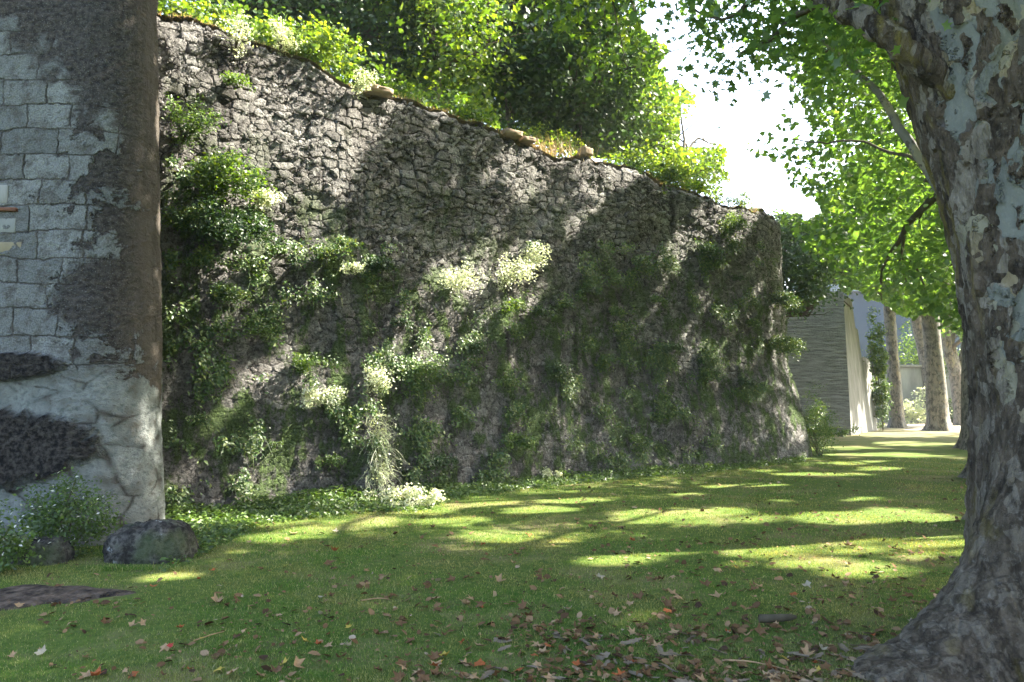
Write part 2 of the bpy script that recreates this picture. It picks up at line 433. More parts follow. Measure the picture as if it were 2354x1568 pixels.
s = NT('boulder_rock', False)
pos = s.coord('Object'); n = s.noise(pos, 3.5, 6, .65); f = s.noise(pos, 18, 5, .7)
c = s.mix(s.rng(n, .38, .6), (.045, .042, .038), (.19, .18, .16))
c = s.mix(s.rng(f, .55, .42), c, s.mix(.7, c, (.01, .01, .01)))
c = s.mix(s.rng(s.noise(pos, 2.2, 4), .50, .62, 0, .7), c, (.07, .10, .04))
c = s.mix(s.rng(s.noise(s.map(pos, (1, 1, 1), (5, 1, 2)), 5, 5, .7), .62, .67, 0, .9), c, (.36, .38, .38))
M['boulder'] = s.done(c, .9, s.bump(s.math('ADD', n, f), .07, 1.), .15)

# ------------------------------------------------------------------ leaves and stems
LOBED = (np.array([[0, 0, .06]] + [[r * math.cos(math.radians(a)), r * math.sin(math.radians(a)), z] for a, r, z in
        [(0, 1, -.1), (24, .48, .02), (52, .92, -.08), (85, .45, .02), (120, .66, -.05), (175, .22, 0), (240, .66, -.05), (275, .45, .02), (308, .92, -.08), (336, .48, .02)]]) * .55,
        np.array([[0, i, i % 10 + 1] for i in range(1, 11)]))
OVAL = (np.array([[-.5, 0, 0], [.02, .27, .09], [.5, 0, -.05], [.02, -.27, .09]]), np.array([[0, 2, 1], [0, 3, 2]]))
HEX = (np.array([[-.5, 0, 0], [-.15, .33, .06], [.2, .3, .05], [.5, 0, -.05], [.2, -.3, .05], [-.15, -.33, .06]]), np.array([[0, 3, 2, 1], [0, 5, 4, 3]]))

def nrmz(a): return a / np.maximum(np.linalg.norm(a, axis=-1, keepdims=True), 1e-9)

def leaves(C, N, size, tmpl, v=None, T=None):
    """vertices, faces, per face value of one leaf per centre"""
    n = len(C); P, Fc = tmpl
    N = nrmz(N)
    if T is None: T = rs.normal(size=(n, 3))
    T = nrmz(T - (T * N).sum(1, keepdims=True) * N)
    B = np.cross(N, T)
    size = np.broadcast_to(size, (n,))[:, None, None]
    V = C[:, None, :] + size * (P[None, :, 0:1] * T[:, None] + P[None, :, 1:2] * B[:, None] + P[None, :, 2:3] * N[:, None])
    FF = Fc[None] + (np.arange(n) * len(P))[:, None, None]
    if v is None: v = rs.rand(n) * .95
    return V.reshape(-1, 3), FF.reshape(-1, Fc.shape[1]), np.repeat(v, len(Fc))

def tube(path, rad, seg=8, extra=None):
    path = np.asarray(path, float); n = len(path)
    rad = np.broadcast_to(rad, (n,))
    t = nrmz(np.gradient(path, axis=0))
    ref = np.array([0, 0, 1.]) if abs(t[:, 2]).mean() < .8 else np.array([1., 0, 0])
    a = nrmz(np.cross(t, ref)); b = np.cross(t, a)
    th = np.arange(seg) * 2 * PI / seg
    V = path[None] + rad[None, :, None] * (np.cos(th)[:, None, None] * a[None] + np.sin(th)[:, None, None] * b[None])
    V = V.reshape(-1, 3)
    Fc = grid_faces(seg, n, True)
    return V, Fc

def smooth_path(pts, n=14, jit=0.0):
    pts = np.asarray(pts, float); k = len(pts)
    t = np.linspace(0, k - 1, n); out = []
    for x in t:
        i = min(int(x), k - 2); f = x - i
        p0 = pts[max(i - 1, 0)]; p1 = pts[i]; p2 = pts[i + 1]; p3 = pts[min(i + 2, k - 1)]
        out.append(.5 * ((2 * p1) + (-p0 + p2) * f + (2 * p0 - 5 * p1 + 4 * p2 - p3) * f * f + (-p0 + 3 * p1 - 3 * p2 + p3) * f ** 3))
    out = np.array(out)
    if jit: out[1:-1] += rs.normal(size=(n - 2, 3)) * jit
    return out

def join(parts):
    """[(V,F)] with equal face size -> one V,F"""
    V = []; Fc = []; o = 0
    for v, f in parts:
        V.append(v); Fc.append(f + o); o += len(v)
    return np.concatenate(V), np.concatenate(Fc)

# sun gaps cut in the canopy: world points that the sun is let through to
LIT = []
def lit(p, r): LIT.append((np.array(p, float), r))
for px, py, r in [(1925, 1290, .42), (1960, 1262, .42), (2030, 1262, .55), (2100, 1245, .5), (2160, 1240, .4), (2060, 1300, .45), (1960, 1310, .35),
                  (1745, 1265, .42), (1700, 1290, .3), (1560, 1262, .30), (1500, 1275, .3), (1430, 1283, .25), (1620, 1258, .25),
                  (1960, 1190, .5), (2060, 1180, .5), (2140, 1195, .4), (1640, 1185, .55), (1710, 1190, .5), (1430, 1180, .4), (1500, 1188, .3), (1260, 1170, .4),
                  (1450, 1425, .16), (1400, 1435, .12), (1500, 1408, .12), (1850, 1425, .2), (1950, 1420, .15), (1130, 1230, .3), (1250, 1240, .2),
                  (870, 1160, .45), (930, 1160, .45), (970, 1180, .4), (700, 1225, .42), (620, 1232, .35), (850, 1200, .32), (1000, 1165, .35), (1120, 1150, .3), (780, 1220, .2), (1020, 1200, .35), (560, 1265, .2), (400, 1322, .14),
                  (1950, 1065, .8), (1900, 1090, .7), (1760, 1080, .6), (2020, 1075, .7), (2000, 1043, 1.), (1950, 1030, 1.), (2080, 1020, 1.3), (2150, 1050, .6), (1760, 1120, .5), (1560, 1130, .4), (2100, 1110, .4),
                  (1330, 1150, .35), (2000, 1145, .35), (1800, 1150, .3), (1130, 1155, .3), (480, 1210, .25), (600, 1205, .25),
                  (2050, 1000, 2.), (2120, 992, 3.), (2190, 992, 2.5)]:
    lit(gnd(px, py), r)

# ------------------------------------------------------------------ rampart surface
base_px = [(250, 1200), (400, 1188), (600, 1168), (850, 1148), (1200, 1112), (1500, 1085), (1700, 1070), (1830, 1059)]
bp = [gnd(a, b)[:2] for a, b in base_px]
bp = [bp[0] + (bp[0] - bp[1]) * 4] + bp + [np.array([8.35, 21.3]), np.array([8.9, 23.0]), np.array([9.6, 27.0]), np.array([10.3, 33.5])]
bp = np.array(bp)
seg = np.r_[0, np.cumsum(np.linalg.norm(np.diff(bp, axis=0), axis=1))]
NU, NV = 900, 270
uarc = np.linspace(0, seg[-1], NU)
bx = np.interp(uarc, seg, bp[:, 0]); by = np.interp(uarc, seg, bp[:, 1])
kk = np.ones(31) / 31
bx = np.convolve(np.pad(bx, 15, mode='edge'), kk, 'valid'); by = np.convolve(np.pad(by, 15, mode='edge'), kk, 'valid')
tx, ty = np.gradient(bx), np.gradient(by)
tn = np.hypot(tx, ty); nx_, ny_ = ty / tn, -tx / tn            # outward (towards the lawn)
inset = .85
topX, topY = bx - nx_ * inset, by - ny_ * inset
topp = np.array([(-400, -150), (330, -40), (430, 2), (520, 42), (600, 78), (700, 122), (770, 168), (850, 205), (1000, 252), (1150, 300), (1290, 352), (1420, 374), (1500, 395), (1600, 440), (1650, 470), (1690, 476), (1760, 484), (1786, 498)], float)
tpx = CX + FPX * topX / topY
ty_px = np.interp(tpx, topp[:, 0], topp[:, 1])
zt = CAMZ + (915 - ty_px) / FPX * topY * 1.0
# exact height for the row
dd = (CY - ty_px) / FPX
zt = CAMZ + topY * (math.sin(TH) + dd * math.cos(TH)) / (math.cos(TH) - dd * math.sin(TH))
corner = int(np.argmax(tpx > 1790)) if (tpx > 1790).any() else NU - 1
ic = np.argmax(bx > 7.55)
zt[ic:] = zt[ic - 3]
zt = np.clip(zt, 5.5, 7.4)
zt += vnoise(uarc * 2.2, uarc * 0, 5, 5) * .34
tv = np.linspace(0, 1, NV) 
UU, TT = np.meshgrid(uarc, tv, indexing='ij')
ZZ = -0.25 + (zt[:, None] + .25) * TT
kx = np.interp(bx, [-6, 2, 7.5], [.45, .7, 1.0])[:, None]
off = np.interp(ZZ, [-.3, 0, .8, 1.7, 2.5, 3.0, 8], [-.05, 0, .16, .38, .62, .66, .72]) * kx + (1 - kx) * ZZ * .11
off = off + np.clip((ZZ - (zt[:, None] - .22)) / .22, 0, 1) ** 2 * .16
bigN = (vnoise(UU * .45, ZZ * .5, 11, 3) * .42 + vnoise(UU * 1.5, ZZ * 1.2, 31, 3) * .16) * np.interp(bx, [3.5, 6.5], [1., .45])[:, None]
# eroded hollow low on the right, and a projecting rib under the bright gully
hollow = np.exp(-((UU - np.interp(3.6, bx[:ic], uarc[:ic])) / 1.1) ** 2 - ((ZZ - .55) / .35) ** 2) * -.25
rib = np.exp(-((UU - np.interp(-2.15, bx[:ic], uarc[:ic])) / .28) ** 2) * np.clip(1 - ZZ / 3.2, 0, 1) * .35
offw = bigN + hollow + rib
off = off - offw
WX = bx[:, None] - nx_[:, None] * off; WY = by[:, None] - ny_[:, None] * off
WP = np.stack([WX, WY, ZZ], -1)
WN = np.stack([np.broadcast_to(nx_[:, None], ZZ.shape), np.broadcast_to(ny_[:, None], ZZ.shape), np.full(ZZ.shape, .15)], -1)
wpx, wpy, _ = proj(WP[:ic].reshape(-1, 3))
WPf = WP[:ic].reshape(-1, 3); WNf = WN[:ic].reshape(-1, 3)
def wallpt(px, py):
    i = int(np.argmin((wpx - px) ** 2 + (wpy - py) ** 2))
    return WPf[i].copy(), nrmz(WNf[i])
# flip the winding so normals look at the lawn
fc = grid_faces(NU, NV)
root = empty('rampart_wall', (0, 14, 0), 'long old rampart wall of rubble stone, overgrown with ivy and hanging grass, beside the lawn', 'wall')
part('stone_face', WP.reshape(-1, 3), fc, M['rampart'], root, smooth=True, uv=np.stack([UU, ZZ], -1).reshape(-1, 2))
# earth and stone cap running back from the crest
nb = 12
bk = np.linspace(0, 1, nb)
TPX = WP[:, -1, :][::4]; nxx, nyy = nx_[::4], ny_[::4]
dist = 3.2 * bk
CP = np.stack([TPX[:, None, 0] - nxx[:, None] * dist[None], TPX[:, None, 1] - nyy[:, None] * dist[None],
               TPX[:, None, 2] + .0 + .12 * bk[None] + vnoise((uarc[::4])[:, None] * 2 + bk * 0, dist[None] * 2 + 0 * TPX[:, :1], 3) * .3 * (bk > 0)], -1)
s = NT('crest_earth'); pos = s.coord('Object'); n = s.noise(pos, 7, 6, .7)
M['crest'] = s.done(s.mix(s.rng(n, .35, .65), (.10, .085, .06), (.34, .29, .21)), .95, s.bump(n, .04, 1.), .1)
part('earth_cap', CP.reshape(-1, 3), grid_faces(len(TPX), nb), M['crest'], root, smooth=True)

# terrace behind the crest
tz = 6.35
NT_ = 60
inner = CP[:, -1, :][::4][: 200]
m_ = len(inner)
dist = np.linspace(-.6, 60, 24)
dirb = np.array([-.62, .78])
TP = np.stack([inner[:, None, 0] + dirb[0] * dist[None], inner[:, None, 1] + dirb[1] * dist[None], np.full((m_, 24), tz) - .3 + 0 * dist[None]], -1)
keep = inner[:, 0] < 7.6
TP = TP[keep]
tag(link('terrace_ground', mesh('terrace_ground', TP.reshape(-1, 3), grid_faces(len(TP), 24), M['soil'], True)), 'raised ground behind the rampart', None, None, 'structure')

# sunlit parts of the wall
for px, py, r in [(470, 150, .55), (530, 230, .6), (600, 200, .6), (560, 330, .55), (640, 280, .6), (700, 230, .6), (760, 220, .45), (800, 240, .35), (680, 350, .55),
                  (740, 310, .45), (620, 420, .5), (690, 430, .35), (640, 490, .25), (430, 230, .3), (500, 400, .4), (560, 440, .45), (600, 470, .3), (590, 520, .25), (700, 170, .5), (620, 120, .5),
                  (740, 590, .25), (790, 620, .22), (610, 560, .2), (1030, 640, .3), (1080, 630, .28), (1150, 630, .3), (1190, 590, .28), (1240, 580, .2), (1180, 700, .25), (1130, 670, .25),
                  (700, 850, .25), (730, 900, .22), (850, 880, .25), (850, 950, .2), (790, 930, .2), (860, 1040, .3), (850, 1100, .3), (610, 840, .12), (630, 1010, .12), (660, 1000, .2), (600, 1040, .18), (700, 780, .15),
                  (930, 730, .12), (960, 860, .12), (360, 700, .1), (420, 420, .2), (400, 560, .15), (880, 970, .15), (560, 900, .12), (500, 1030, .12), (690, 1040, .15)]:
    p, n = wallpt(px, py)
    lit(p + n * .15, r * (1.7 if py < 520 and px < 830 else 1.15))
for px, py in [(1040, 650), (1150, 640), (1210, 590), (1100, 640), (590, 450), (540, 430), (860, 1060), (730, 900)]:
    p, n = wallpt(px, py)
    lit(p + n * .5, .6)
for px, py, Y, r in [(1650, 500, 19, .6), (1700, 475, 20, .6), (1810, 700, 20.4, .35), (1815, 800, 20.6, .35), (1850, 950, 21.4, .6), (1840, 1020, 21, .4), (350, 800, 9.2, .12), (356, 300, 9.5, .2), (352, 520, 9.4, .2), (1270, 320, 16.2, .9), (1180, 285, 15.8, .5), (1000, 240, 14.5, .4)]:
    lit(at(px, py, Y), r)
LITF = [(at(px, py, Y), r) for px, py, Y, r in [(1300, 40, 11.5, 1.), (1430, 100, 11.5, .9), (1180, 15, 11.5, .8), (1400, 20, 11.5, .8), (700, 110, 13.2, 1.1), (620, 60, 12.8, .9), (780, 150, 13.6, .7), (1000, 120, 16, .9), (1010, 60, 16, .7), 
    (1500, 260, 22, 2.), (1430, 200, 22, 1.6), (1400, 330, 18, 1.2), (1560, 400, 22, 1.5), (1900, 300, 13, 1.6), (2050, 450, 14, 1.7), (2000, 200, 12, 1.5), (1950, 560, 18, 2.), (2100, 600, 22, 2.4), (1800, 120, 9, 1.1), (2080, 330, 12, 1.5),
    (1880, 450, 16, 1.8), (1950, 60, 8, 1.), (1750, 60, 7, .8), (1850, 260, 12, 1.2), (2120, 520, 17, 1.8), (2000, 650, 26, 2.6), (1900, 600, 24, 2.2), (2150, 250, 11, 1.2), (1660, 40, 6.5, .6)]]
LP = np.array([p for p, r in LIT]); LR = np.array([r for p, r in LIT])

def sunfilter(P, scale=1.0, ch=60000):
    """drop what would close the sun gaps"""
    keep = np.ones(len(P), bool)
    jit = rs.rand(len(P))
    E1 = np.array([math.cos(SUN_AZ), -math.sin(SUN_AZ), 0.]); E2 = np.cross(SD, E1)
    pa, pb = P @ E1, P @ E2
    rag = vnoise(pa * 2.3, pb * 2.3, 17, 4)
    keep = ~((vnoise(pa * 1.5 + 9, pb * 1.5, 27, 3) > .31) & (jit > .12))
    for a in range(0, len(P), ch):
        Q = P[a:a + ch]
        k = np.ones(len(Q), bool)
        for L, R in zip(LP, LR):
            D = Q - L
            t = D @ SD
            d2 = (D * D).sum(1) - t * t
            ang = np.arctan2(D[:, 2], D[:, 0])
            rr = R * scale * (.95 + .3 * np.sin(ang * 5 + L[0] * 9) + .22 * np.sin(ang * 11 + L[1] * 7) + (jit[a:a + ch] - .5) * .4 + rag[a:a + ch] * 1.5)
            k &= ~((t > .6) & (d2 < rr * rr))
        hi = Q[:, 2] > 10.6
        if hi.any():
            for L, R in LITF:
                D = Q - L; t = D @ SD; d2 = (D * D).sum(1) - t * t
                rr = R * (1 + rag[a:a + ch] * 1.2)
                k &= ~(hi & (t > .6) & (d2 < rr * rr))
        keep[a:a + ch] &= k
    return keep

SKYPOLY = np.array([(1478, -45), (1488, 60), (1520, 130), (1590, 230), (1622, 320), (1662, 350), (1672, 430), (1760, 462), (1790, 490), (1870, 484), (1846, 420), (1800, 395), (1715, 335), (1735, 300), (1790, 262), (1835, 190), (1800, 130), (1700, 175), (1620, 135), (1560, 40), (1560, -45)], float)
def inpoly(x, y, poly):
    r = np.zeros(len(x), bool); n = len(poly)
    for i in range(n):
        x0, y0 = poly[i]; x1, y1 = poly[(i + 1) % n]
        c = ((y0 > y) != (y1 > y)) & (x < (x1 - x0) * (y - y0) / (y1 - y0 + 1e-9) + x0)
        r ^= c
    return r
def openair(P):
    """keep the strip of open sky between the rampart trees and the avenue"""
    x, y, d = proj(P)
    j = vnoise(x / 38., y / 38., 3, 3)
    j2 = vnoise(x / 38. + 50, y / 38., 9, 3)
    lace = (x > 1560) & (x < 1850 + j * 60) & (y < 340) & (y > -30) & (d > 0) & (d < 40)
    thin = lace & (hsh(np.floor(x / 34), np.floor(y / 34), 4) * .5 + rs.rand(len(P)) * .5 > .36)
    return ~(inpoly(x + j * 75, y + j2 * 75, SKYPOLY) & (d > 0)) & ~thin

def crown_pts(c, R, ncl, per, rc=.7, shell=.5, flat=.6):
    d = nrmz(rs.normal(size=(ncl, 3)))
    rad = (shell ** 3 + (1 - shell ** 3) * rs.rand(ncl)) ** (1 / 3)
    wob = 1 + .25 * np.sin(d[:, 0] * 5 + c[0]) * np.cos(d[:, 2] * 4 + c[1])
    CC = np.array(c) + d * np.array(R) * (rad * wob)[:, None]
    cid = np.repeat(np.arange(ncl), per)
    g = rs.normal(size=(len(cid), 3)) * rc * .5
    g[:, 2] *= flat
    sc = (.6 + .8 * rs.rand(ncl))[cid]
    P = CC[cid] + g * sc[:, None]
    P[:, 2] -= .25 * (g[:, 0] ** 2 + g[:, 1] ** 2) / rc
    return CC, P, cid, nrmz(P - np.array(c))

def foliage(root, P, outd, size, tmpl, mat, flt=(), bias=0., name='crown', cid=None):
    keep = np.ones(len(P), bool)
    for f in flt: keep &= f(P)
    P = P[keep]; outd = outd[keep]
    n = len(P)
    N = rs.normal(size=(n, 3)) * .75 + np.array([0, 0, .9]) + outd * .35
    v = rs.rand(n) * .75
    if cid is not None: v += hsh(cid[keep], cid[keep] * 0, 5) * .25
    v = np.clip(v + bias, 0, 1)
    V, Fc, fv = leaves(P, N, size * (.65 + .6 * rs.rand(n)), tmpl, v)
    return part(name, V, Fc, mat, root, attr={'v': ('FACE', fv)})

def trunk_mesh(path, rad, seg, flare=.5, fh=.45, lob=5, th0=3.6, depth=.1):
    path = np.asarray(path, float); n = len(path)
    th = np.arange(seg) * 2 * PI / seg
    z = path[:, 2] - path[0, 2]
    A = .5 + .5 * np.cos(lob * (th - th0))
    f = np.exp(-z / fh)
    r = rad[None] + flare * f[None] * (.35 + .65 * A[:, None] ** 1.3) + depth * rad[None] * (A[:, None] - .5) * np.exp(-z / 2.5)[None]
    r = r * (1 + .05 * np.sin(2 * th[:, None] + z[None] * 1.3))
    V = np.stack([path[None, :, 0] + r * np.cos(th)[:, None], path[None, :, 1] + r * np.sin(th)[:, None], np.broadcast_to(path[None, :, 2], r.shape)], -1)
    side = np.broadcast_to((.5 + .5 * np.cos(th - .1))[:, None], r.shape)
    return V.reshape(-1, 3), grid_faces(seg, n, True), side.reshape(-1)

def boughs(root, start, ends, r0, mat, n=10, name='bough', sub=True):
    for e in ends:
        e = np.asarray(e, float); s0 = np.asarray(start, float)
        mid = s0 * .5 + e * .5 + np.array([0, 0, .15 * np.linalg.norm(e - s0)]) + rs.normal(size=3) * .25
        p = smooth_path([s0, mid, e], n, .03)
        P_ = [tube(p, np.linspace(r0, r0 * .2, n), 7)]
        if sub:
            for _ in range(4):
                k = rs.randint(n // 3, n - 1)
                q = p[k] + rs.normal(size=3) * np.array([.8, .8, .5]) + (e - s0) * .25
                pp = smooth_path([p[k], (p[k] + q) / 2 + rs.normal(size=3) * .15, q], 6, .02)
                P_.append(tube(pp, np.linspace(r0 * .35, r0 * .08, 6), 5))
        V, Fc = join(P_)
        part(name, V, Fc, mat, root, smooth=True, attr={'side': ('POINT', np.full(len(V), .4))})

# ------------------------------------------------------------------ ground
def gz(x, y):
    d = np.hypot(x, y)
    return (vnoise(x * .35, y * .35, 21, 3) * .10 + vnoise(x * 1.3, y * 1.3, 23, 2) * .03) * np.clip(1 - (d - 10) / 25, 0, 1)
g1 = np.concatenate([-np.geomspace(400, 14, 14), np.linspace(-13, 20, 190), np.geomspace(21, 400, 16)])
g2 = np.concatenate([-np.geomspace(100, 3, 8), np.linspace(-2.5, 30, 200), np.geomspace(31, 600, 18)])
GX, GY = np.meshgrid(g1, g2, indexing='ij')
GZ = gz(GX, GY)
V = np.stack([GX, GY, GZ], -1).reshape(-1, 3)
tag(link('lawn_ground', mesh('lawn_ground', V, grid_faces(len(g1), len(g2)), M['lawn'], True)), 'mossy green lawn in dappled shade', None, None, 'structure')

def sheet(name, poly, lift, mat, label, n=40):
    cx_, cy_ = np.mean(poly, 0)
    ang = np.linspace(0, 2 * PI, n, endpoint=False)
    poly = np.array(poly); 
    rr = []
    R = np.max(np.abs(poly - [cx_, cy_]), 0)
    rings = np.linspace(0, 1, 10)
    P = []
    for a in ang:
        k = 1 + .18 * math.sin(3 * a + 1) + .12 * math.sin(7 * a)
        for q in rings:
            x = cx_ + R[0] * math.cos(a) * q * k; y = cy_ + R[1] * math.sin(a) * q * k
            P.append((x, y, float(gz(np.array([x]), np.array([y]))[0]) + lift * (1 - q ** 4) - .004 * (q > .95)))
    return tag(link(name, mesh(name, P, grid_faces(n, 10, True), mat, True)), label, None, None, 'structure')
sheet('bare_soil', [gnd(-60, 1375)[:2], gnd(60, 1345)[:2], gnd(265, 1368)[:2], gnd(60, 1395)[:2]], .035, M['soil'], 'patch of bare dark soil in the lawn')
sheet('gravel_path', [(22, 38), (45, 46), (18, 50), (40, 38)], .03, M['path'], 'pale dusty path beyond the lawn', 60)

# ------------------------------------------------------------------ tower
TCX, TCY, TCR = -4.98, 9.25, .60
nt, nz = 520, 420
def tower_plan(u):
    """plan point and outward normal at arc length u from the front's left end"""
    L1 = 7.2; L2 = TCR * PI * .70
    x0 = TCX - L1; yF = TCY - TCR
    a = -PI / 2 + np.clip((u - L1) / TCR, 0, PI * .70)
    e = np.maximum(u - L1 - L2, 0)
    x = np.where(u < L1, x0 + u, TCX + TCR * np.cos(a) - np.sin(a) * e * 1.0); y = np.where(u < L1, yF, TCY + TCR * np.sin(a) + np.cos(a) * e)
    return x, y, np.cos(a), np.sin(a)
ul = np.concatenate([np.linspace(0, 5.6, 60), np.linspace(5.62, 9.2, 440), np.linspace(9.3, 12.5, 20)])
zz = np.linspace(-.3, 8.2, nz)
px_, py_, nX, nY = tower_plan(ul)
UT, TZ_ = np.meshgrid(ul, zz, indexing='ij')
offT = .13 - .036 * TZ_ + vnoise(UT * 1.2, TZ_ * .8, 41, 3) * .07
TPT = np.stack([px_[:, None] + nX[:, None] * offT, py_[:, None] + nY[:, None] * offT, TZ_], -1)
U0 = float(7.2 + (-.667 * (TCY - TCR) - TCX))
root = empty('stone_tower', (-7, 9, 0), 'massive tower of pale blue-grey stone blocks with black weathered crust, at the left edge', 'tower')
part('stone_face', TPT.reshape(-1, 3), grid_faces(len(ul), nz), M['tower'], root, smooth=True, uv=np.stack([UT - U0, TZ_], -1).reshape(-1, 2))
e1 = TPT[-1, :, :2].mean(0)
V, Fc = np.array([[-12.0, 8.7, -.3], [-12, 12.6, -.3], [e1[0], e1[1], -.3], [-12.0, 8.7, 8.2], [-12, 12.6, 8.2], [e1[0] , e1[1], 8.2]]), np.array([[0, 1, 4, 3], [1, 2, 5, 4]])
part('rear_face', V, Fc, M['farwall'], root)
tr = TPT[::4, -1, :]
V = np.concatenate([[[-8.5, 10.2, 8.2]], tr, [[-12, 12.6, 8.2]]])
part('tower_top', V, np.array([[0, i, i + 1] for i in range(1, len(V) - 1)]), M['farwall'], root)
tpx_, tpy_, _ = proj(TPT.reshape(-1, 3))
def towerpt(px, py):
    i = int(np.argmin((tpx_ - px) ** 2 + (tpy_ - py) ** 2 + 1e6 * (TPT.reshape(-1, 3)[:, 1] > TCY)))
    a, b = divmod(i, nz); return TPT[a, b].copy(), np.array([nX[a], nY[a], 0])
def box(c, ax, ay, az, h):
    P = []
    for sx in (-1, 1):
        for sy in (-1, 1):
            for sz in (-1, 1):
                P.append(c + sx * h[0] * ax + sy * h[1] * ay + sz * h[2] * az)
    Fc = [(0, 1, 3, 2), (4, 6, 7, 5), (0, 4, 5, 1), (2, 3, 7, 6), (0, 2, 6, 4), (1, 5, 7, 3)]
    return np.array(P), np.array(Fc)
def bevel(o, w_=.01):
    b = o.modifiers.new("bevel", 'BEVEL'); b.width = w_; b.segments = 2
s = NT('terracotta'); pos = s.coord(); M['brick'] = s.done(s.mix(s.noise(pos, 12, 5), (.12, .055, .035), (.24, .12, .08)), .9, s.bump(s.noise(pos, 40), .005, .6), .1)
s = NT('ochre_stone'); pos = s.coord(); M['ochre'] = s.done(s.mix(s.noise(pos, 9, 5), (.20, .17, .11), (.32, .28, .19)), .9, s.bump(s.noise(pos, 40), .005, .6), .1)
for nm, px, py, hw, hh_, dp, mk, lb in [('brick_ledge', 8, 483, .19, .022, .085, 'brick', 'thin rust-red brick ledge'), ('inset_block', 10, 573, .22, .075, .05, 'ochre', 'ochre yellow stone block'),
                                        ('inset_block', 5, 450, .10, .11, .055, 'pale', 'small pale dressed block above the brick ledge'), ('inset_block', 15, 522, .13, .085, .05, 'farwall', 'grey dressed block under the brick ledge')]:
    p, n = towerpt(px, py)
    tg = np.array([-n[1], n[0], 0])
    V, Fc = box(p, tg, n, np.array([0, 0, 1.]), (hw, dp, hh_))
    o = part(nm, V, Fc, M[mk], root); bevel(o, .012); o["label"] = lb

# ------------------------------------------------------------------ boulders
def boulder(name, c, R, label, seed):
    nu, nv = 90, 60
    a = np.linspace(0, 2 * PI, nu, endpoint=False); b = np.linspace(-.3, PI / 2, nv)
    A, B = np.meshgrid(a, b, indexing='ij')
    d = np.stack([np.cos(A) * np.cos(B), np.sin(A) * np.cos(B), np.sin(B)], -1)
    e = (np.abs(d[..., 0]) ** 2.8 + np.abs(d[..., 1]) ** 2.8 + np.abs(d[..., 2]) ** 3.4) ** (-1 / 3)
    k = e * (1 + .22 * vnoise(np.cos(A) * 1.6 + 5, B * 2 + np.sin(A), seed, 4) + .10 * vnoise(np.cos(A) * 5, np.sin(A) * 5 + B * 5, seed + 3, 3))
    k = k * (1 + .05 * np.abs(vnoise(np.cos(A) * 3 + B * 2, np.sin(A) * 3 - B, seed + 9, 4)) * 4 - .05)
    V = d * k[..., None] * np.array(R) + np.array([0, 0, -.03])
    V[..., 2] *= .82 + .20 * d[..., 0]
    V[..., 0] += V[..., 2] * -.10
    o = link(name, mesh(name, V.reshape(-1, 3), grid_faces(nu, nv, True), M['boulder'], True))
    o.location = c
    return tag(o, label, 'boulder')
boulder('boulder', gnd(328, 1285) + [0, .15, 0], (.44, .34, .44), 'large lichen-spotted grey boulder in the grass at the corner of the tower', 3)
boulder('boulder', gnd(85, 1290) + [0, .1, 0], (.27, .22, .30), 'smaller dark boulder beside the shrub, left of the large boulder', 8)

# ------------------------------------------------------------------ plants
def bush(name, c, R, n, size, mat, tmpl, label, cat, ncl=None, flt=(), stems=5, group=None, up=.9, bias=0., flowers=0):
    root = empty(name, (c[0], c[1], c[2]), label, cat, group)
    ncl = ncl or max(6, n // 60)
    cc = np.array(c) + np.array([0, 0, R[2] * up])
    CC, P, cid, od = crown_pts(cc, R, ncl, max(4, n // ncl), rc=min(R) * .55, shell=.25, flat=.8)
    P[:, 2] = np.maximum(P[:, 2], c[2] + .01) if up > .5 else P[:, 2]
    V, Fc, fv = leaves(P, rs.normal(size=P.shape) * .75 + np.array([0, 0, .9]) + od * .35, size * (.65 + .6 * rs.rand(len(P))), tmpl, np.clip(rs.rand(len(P)) * .8 + hsh(cid, cid * 0, 5) * .2 + bias, 0, .95))
    if flowers:
        q = P[rs.choice(len(P), flowers)] + rs.normal(size=(flowers, 3)) * .03 + np.array([.0, -.07, .05])
        V2, F2, v2 = leaves(q, rs.normal(size=(flowers, 3)) * .4 + [0, -.6, .8], .04, tmpl, np.full(flowers, 2.))
        Fc = np.concatenate([Fc, F2 + len(V)]); V = np.concatenate([V, V2]); fv = np.concatenate([fv, v2])
    part('foliage', V, Fc, mat, root, attr={'v': ('FACE', fv)})
    st = []
    for i in range(stems):
        e = CC[rs.randint(len(CC))]
        st.append(tube(smooth_path([np.array(c) + rs.normal(size=3) * .03, (np.array(c) + e) / 2 + rs.normal(size=3) * .06, e], 6), np.linspace(.012, .004, 6) * max(1, R[2]), 5))
    if st:
        V, Fc = join(st); part('stems', V, Fc, M['twig'], root, smooth=True)
    return root

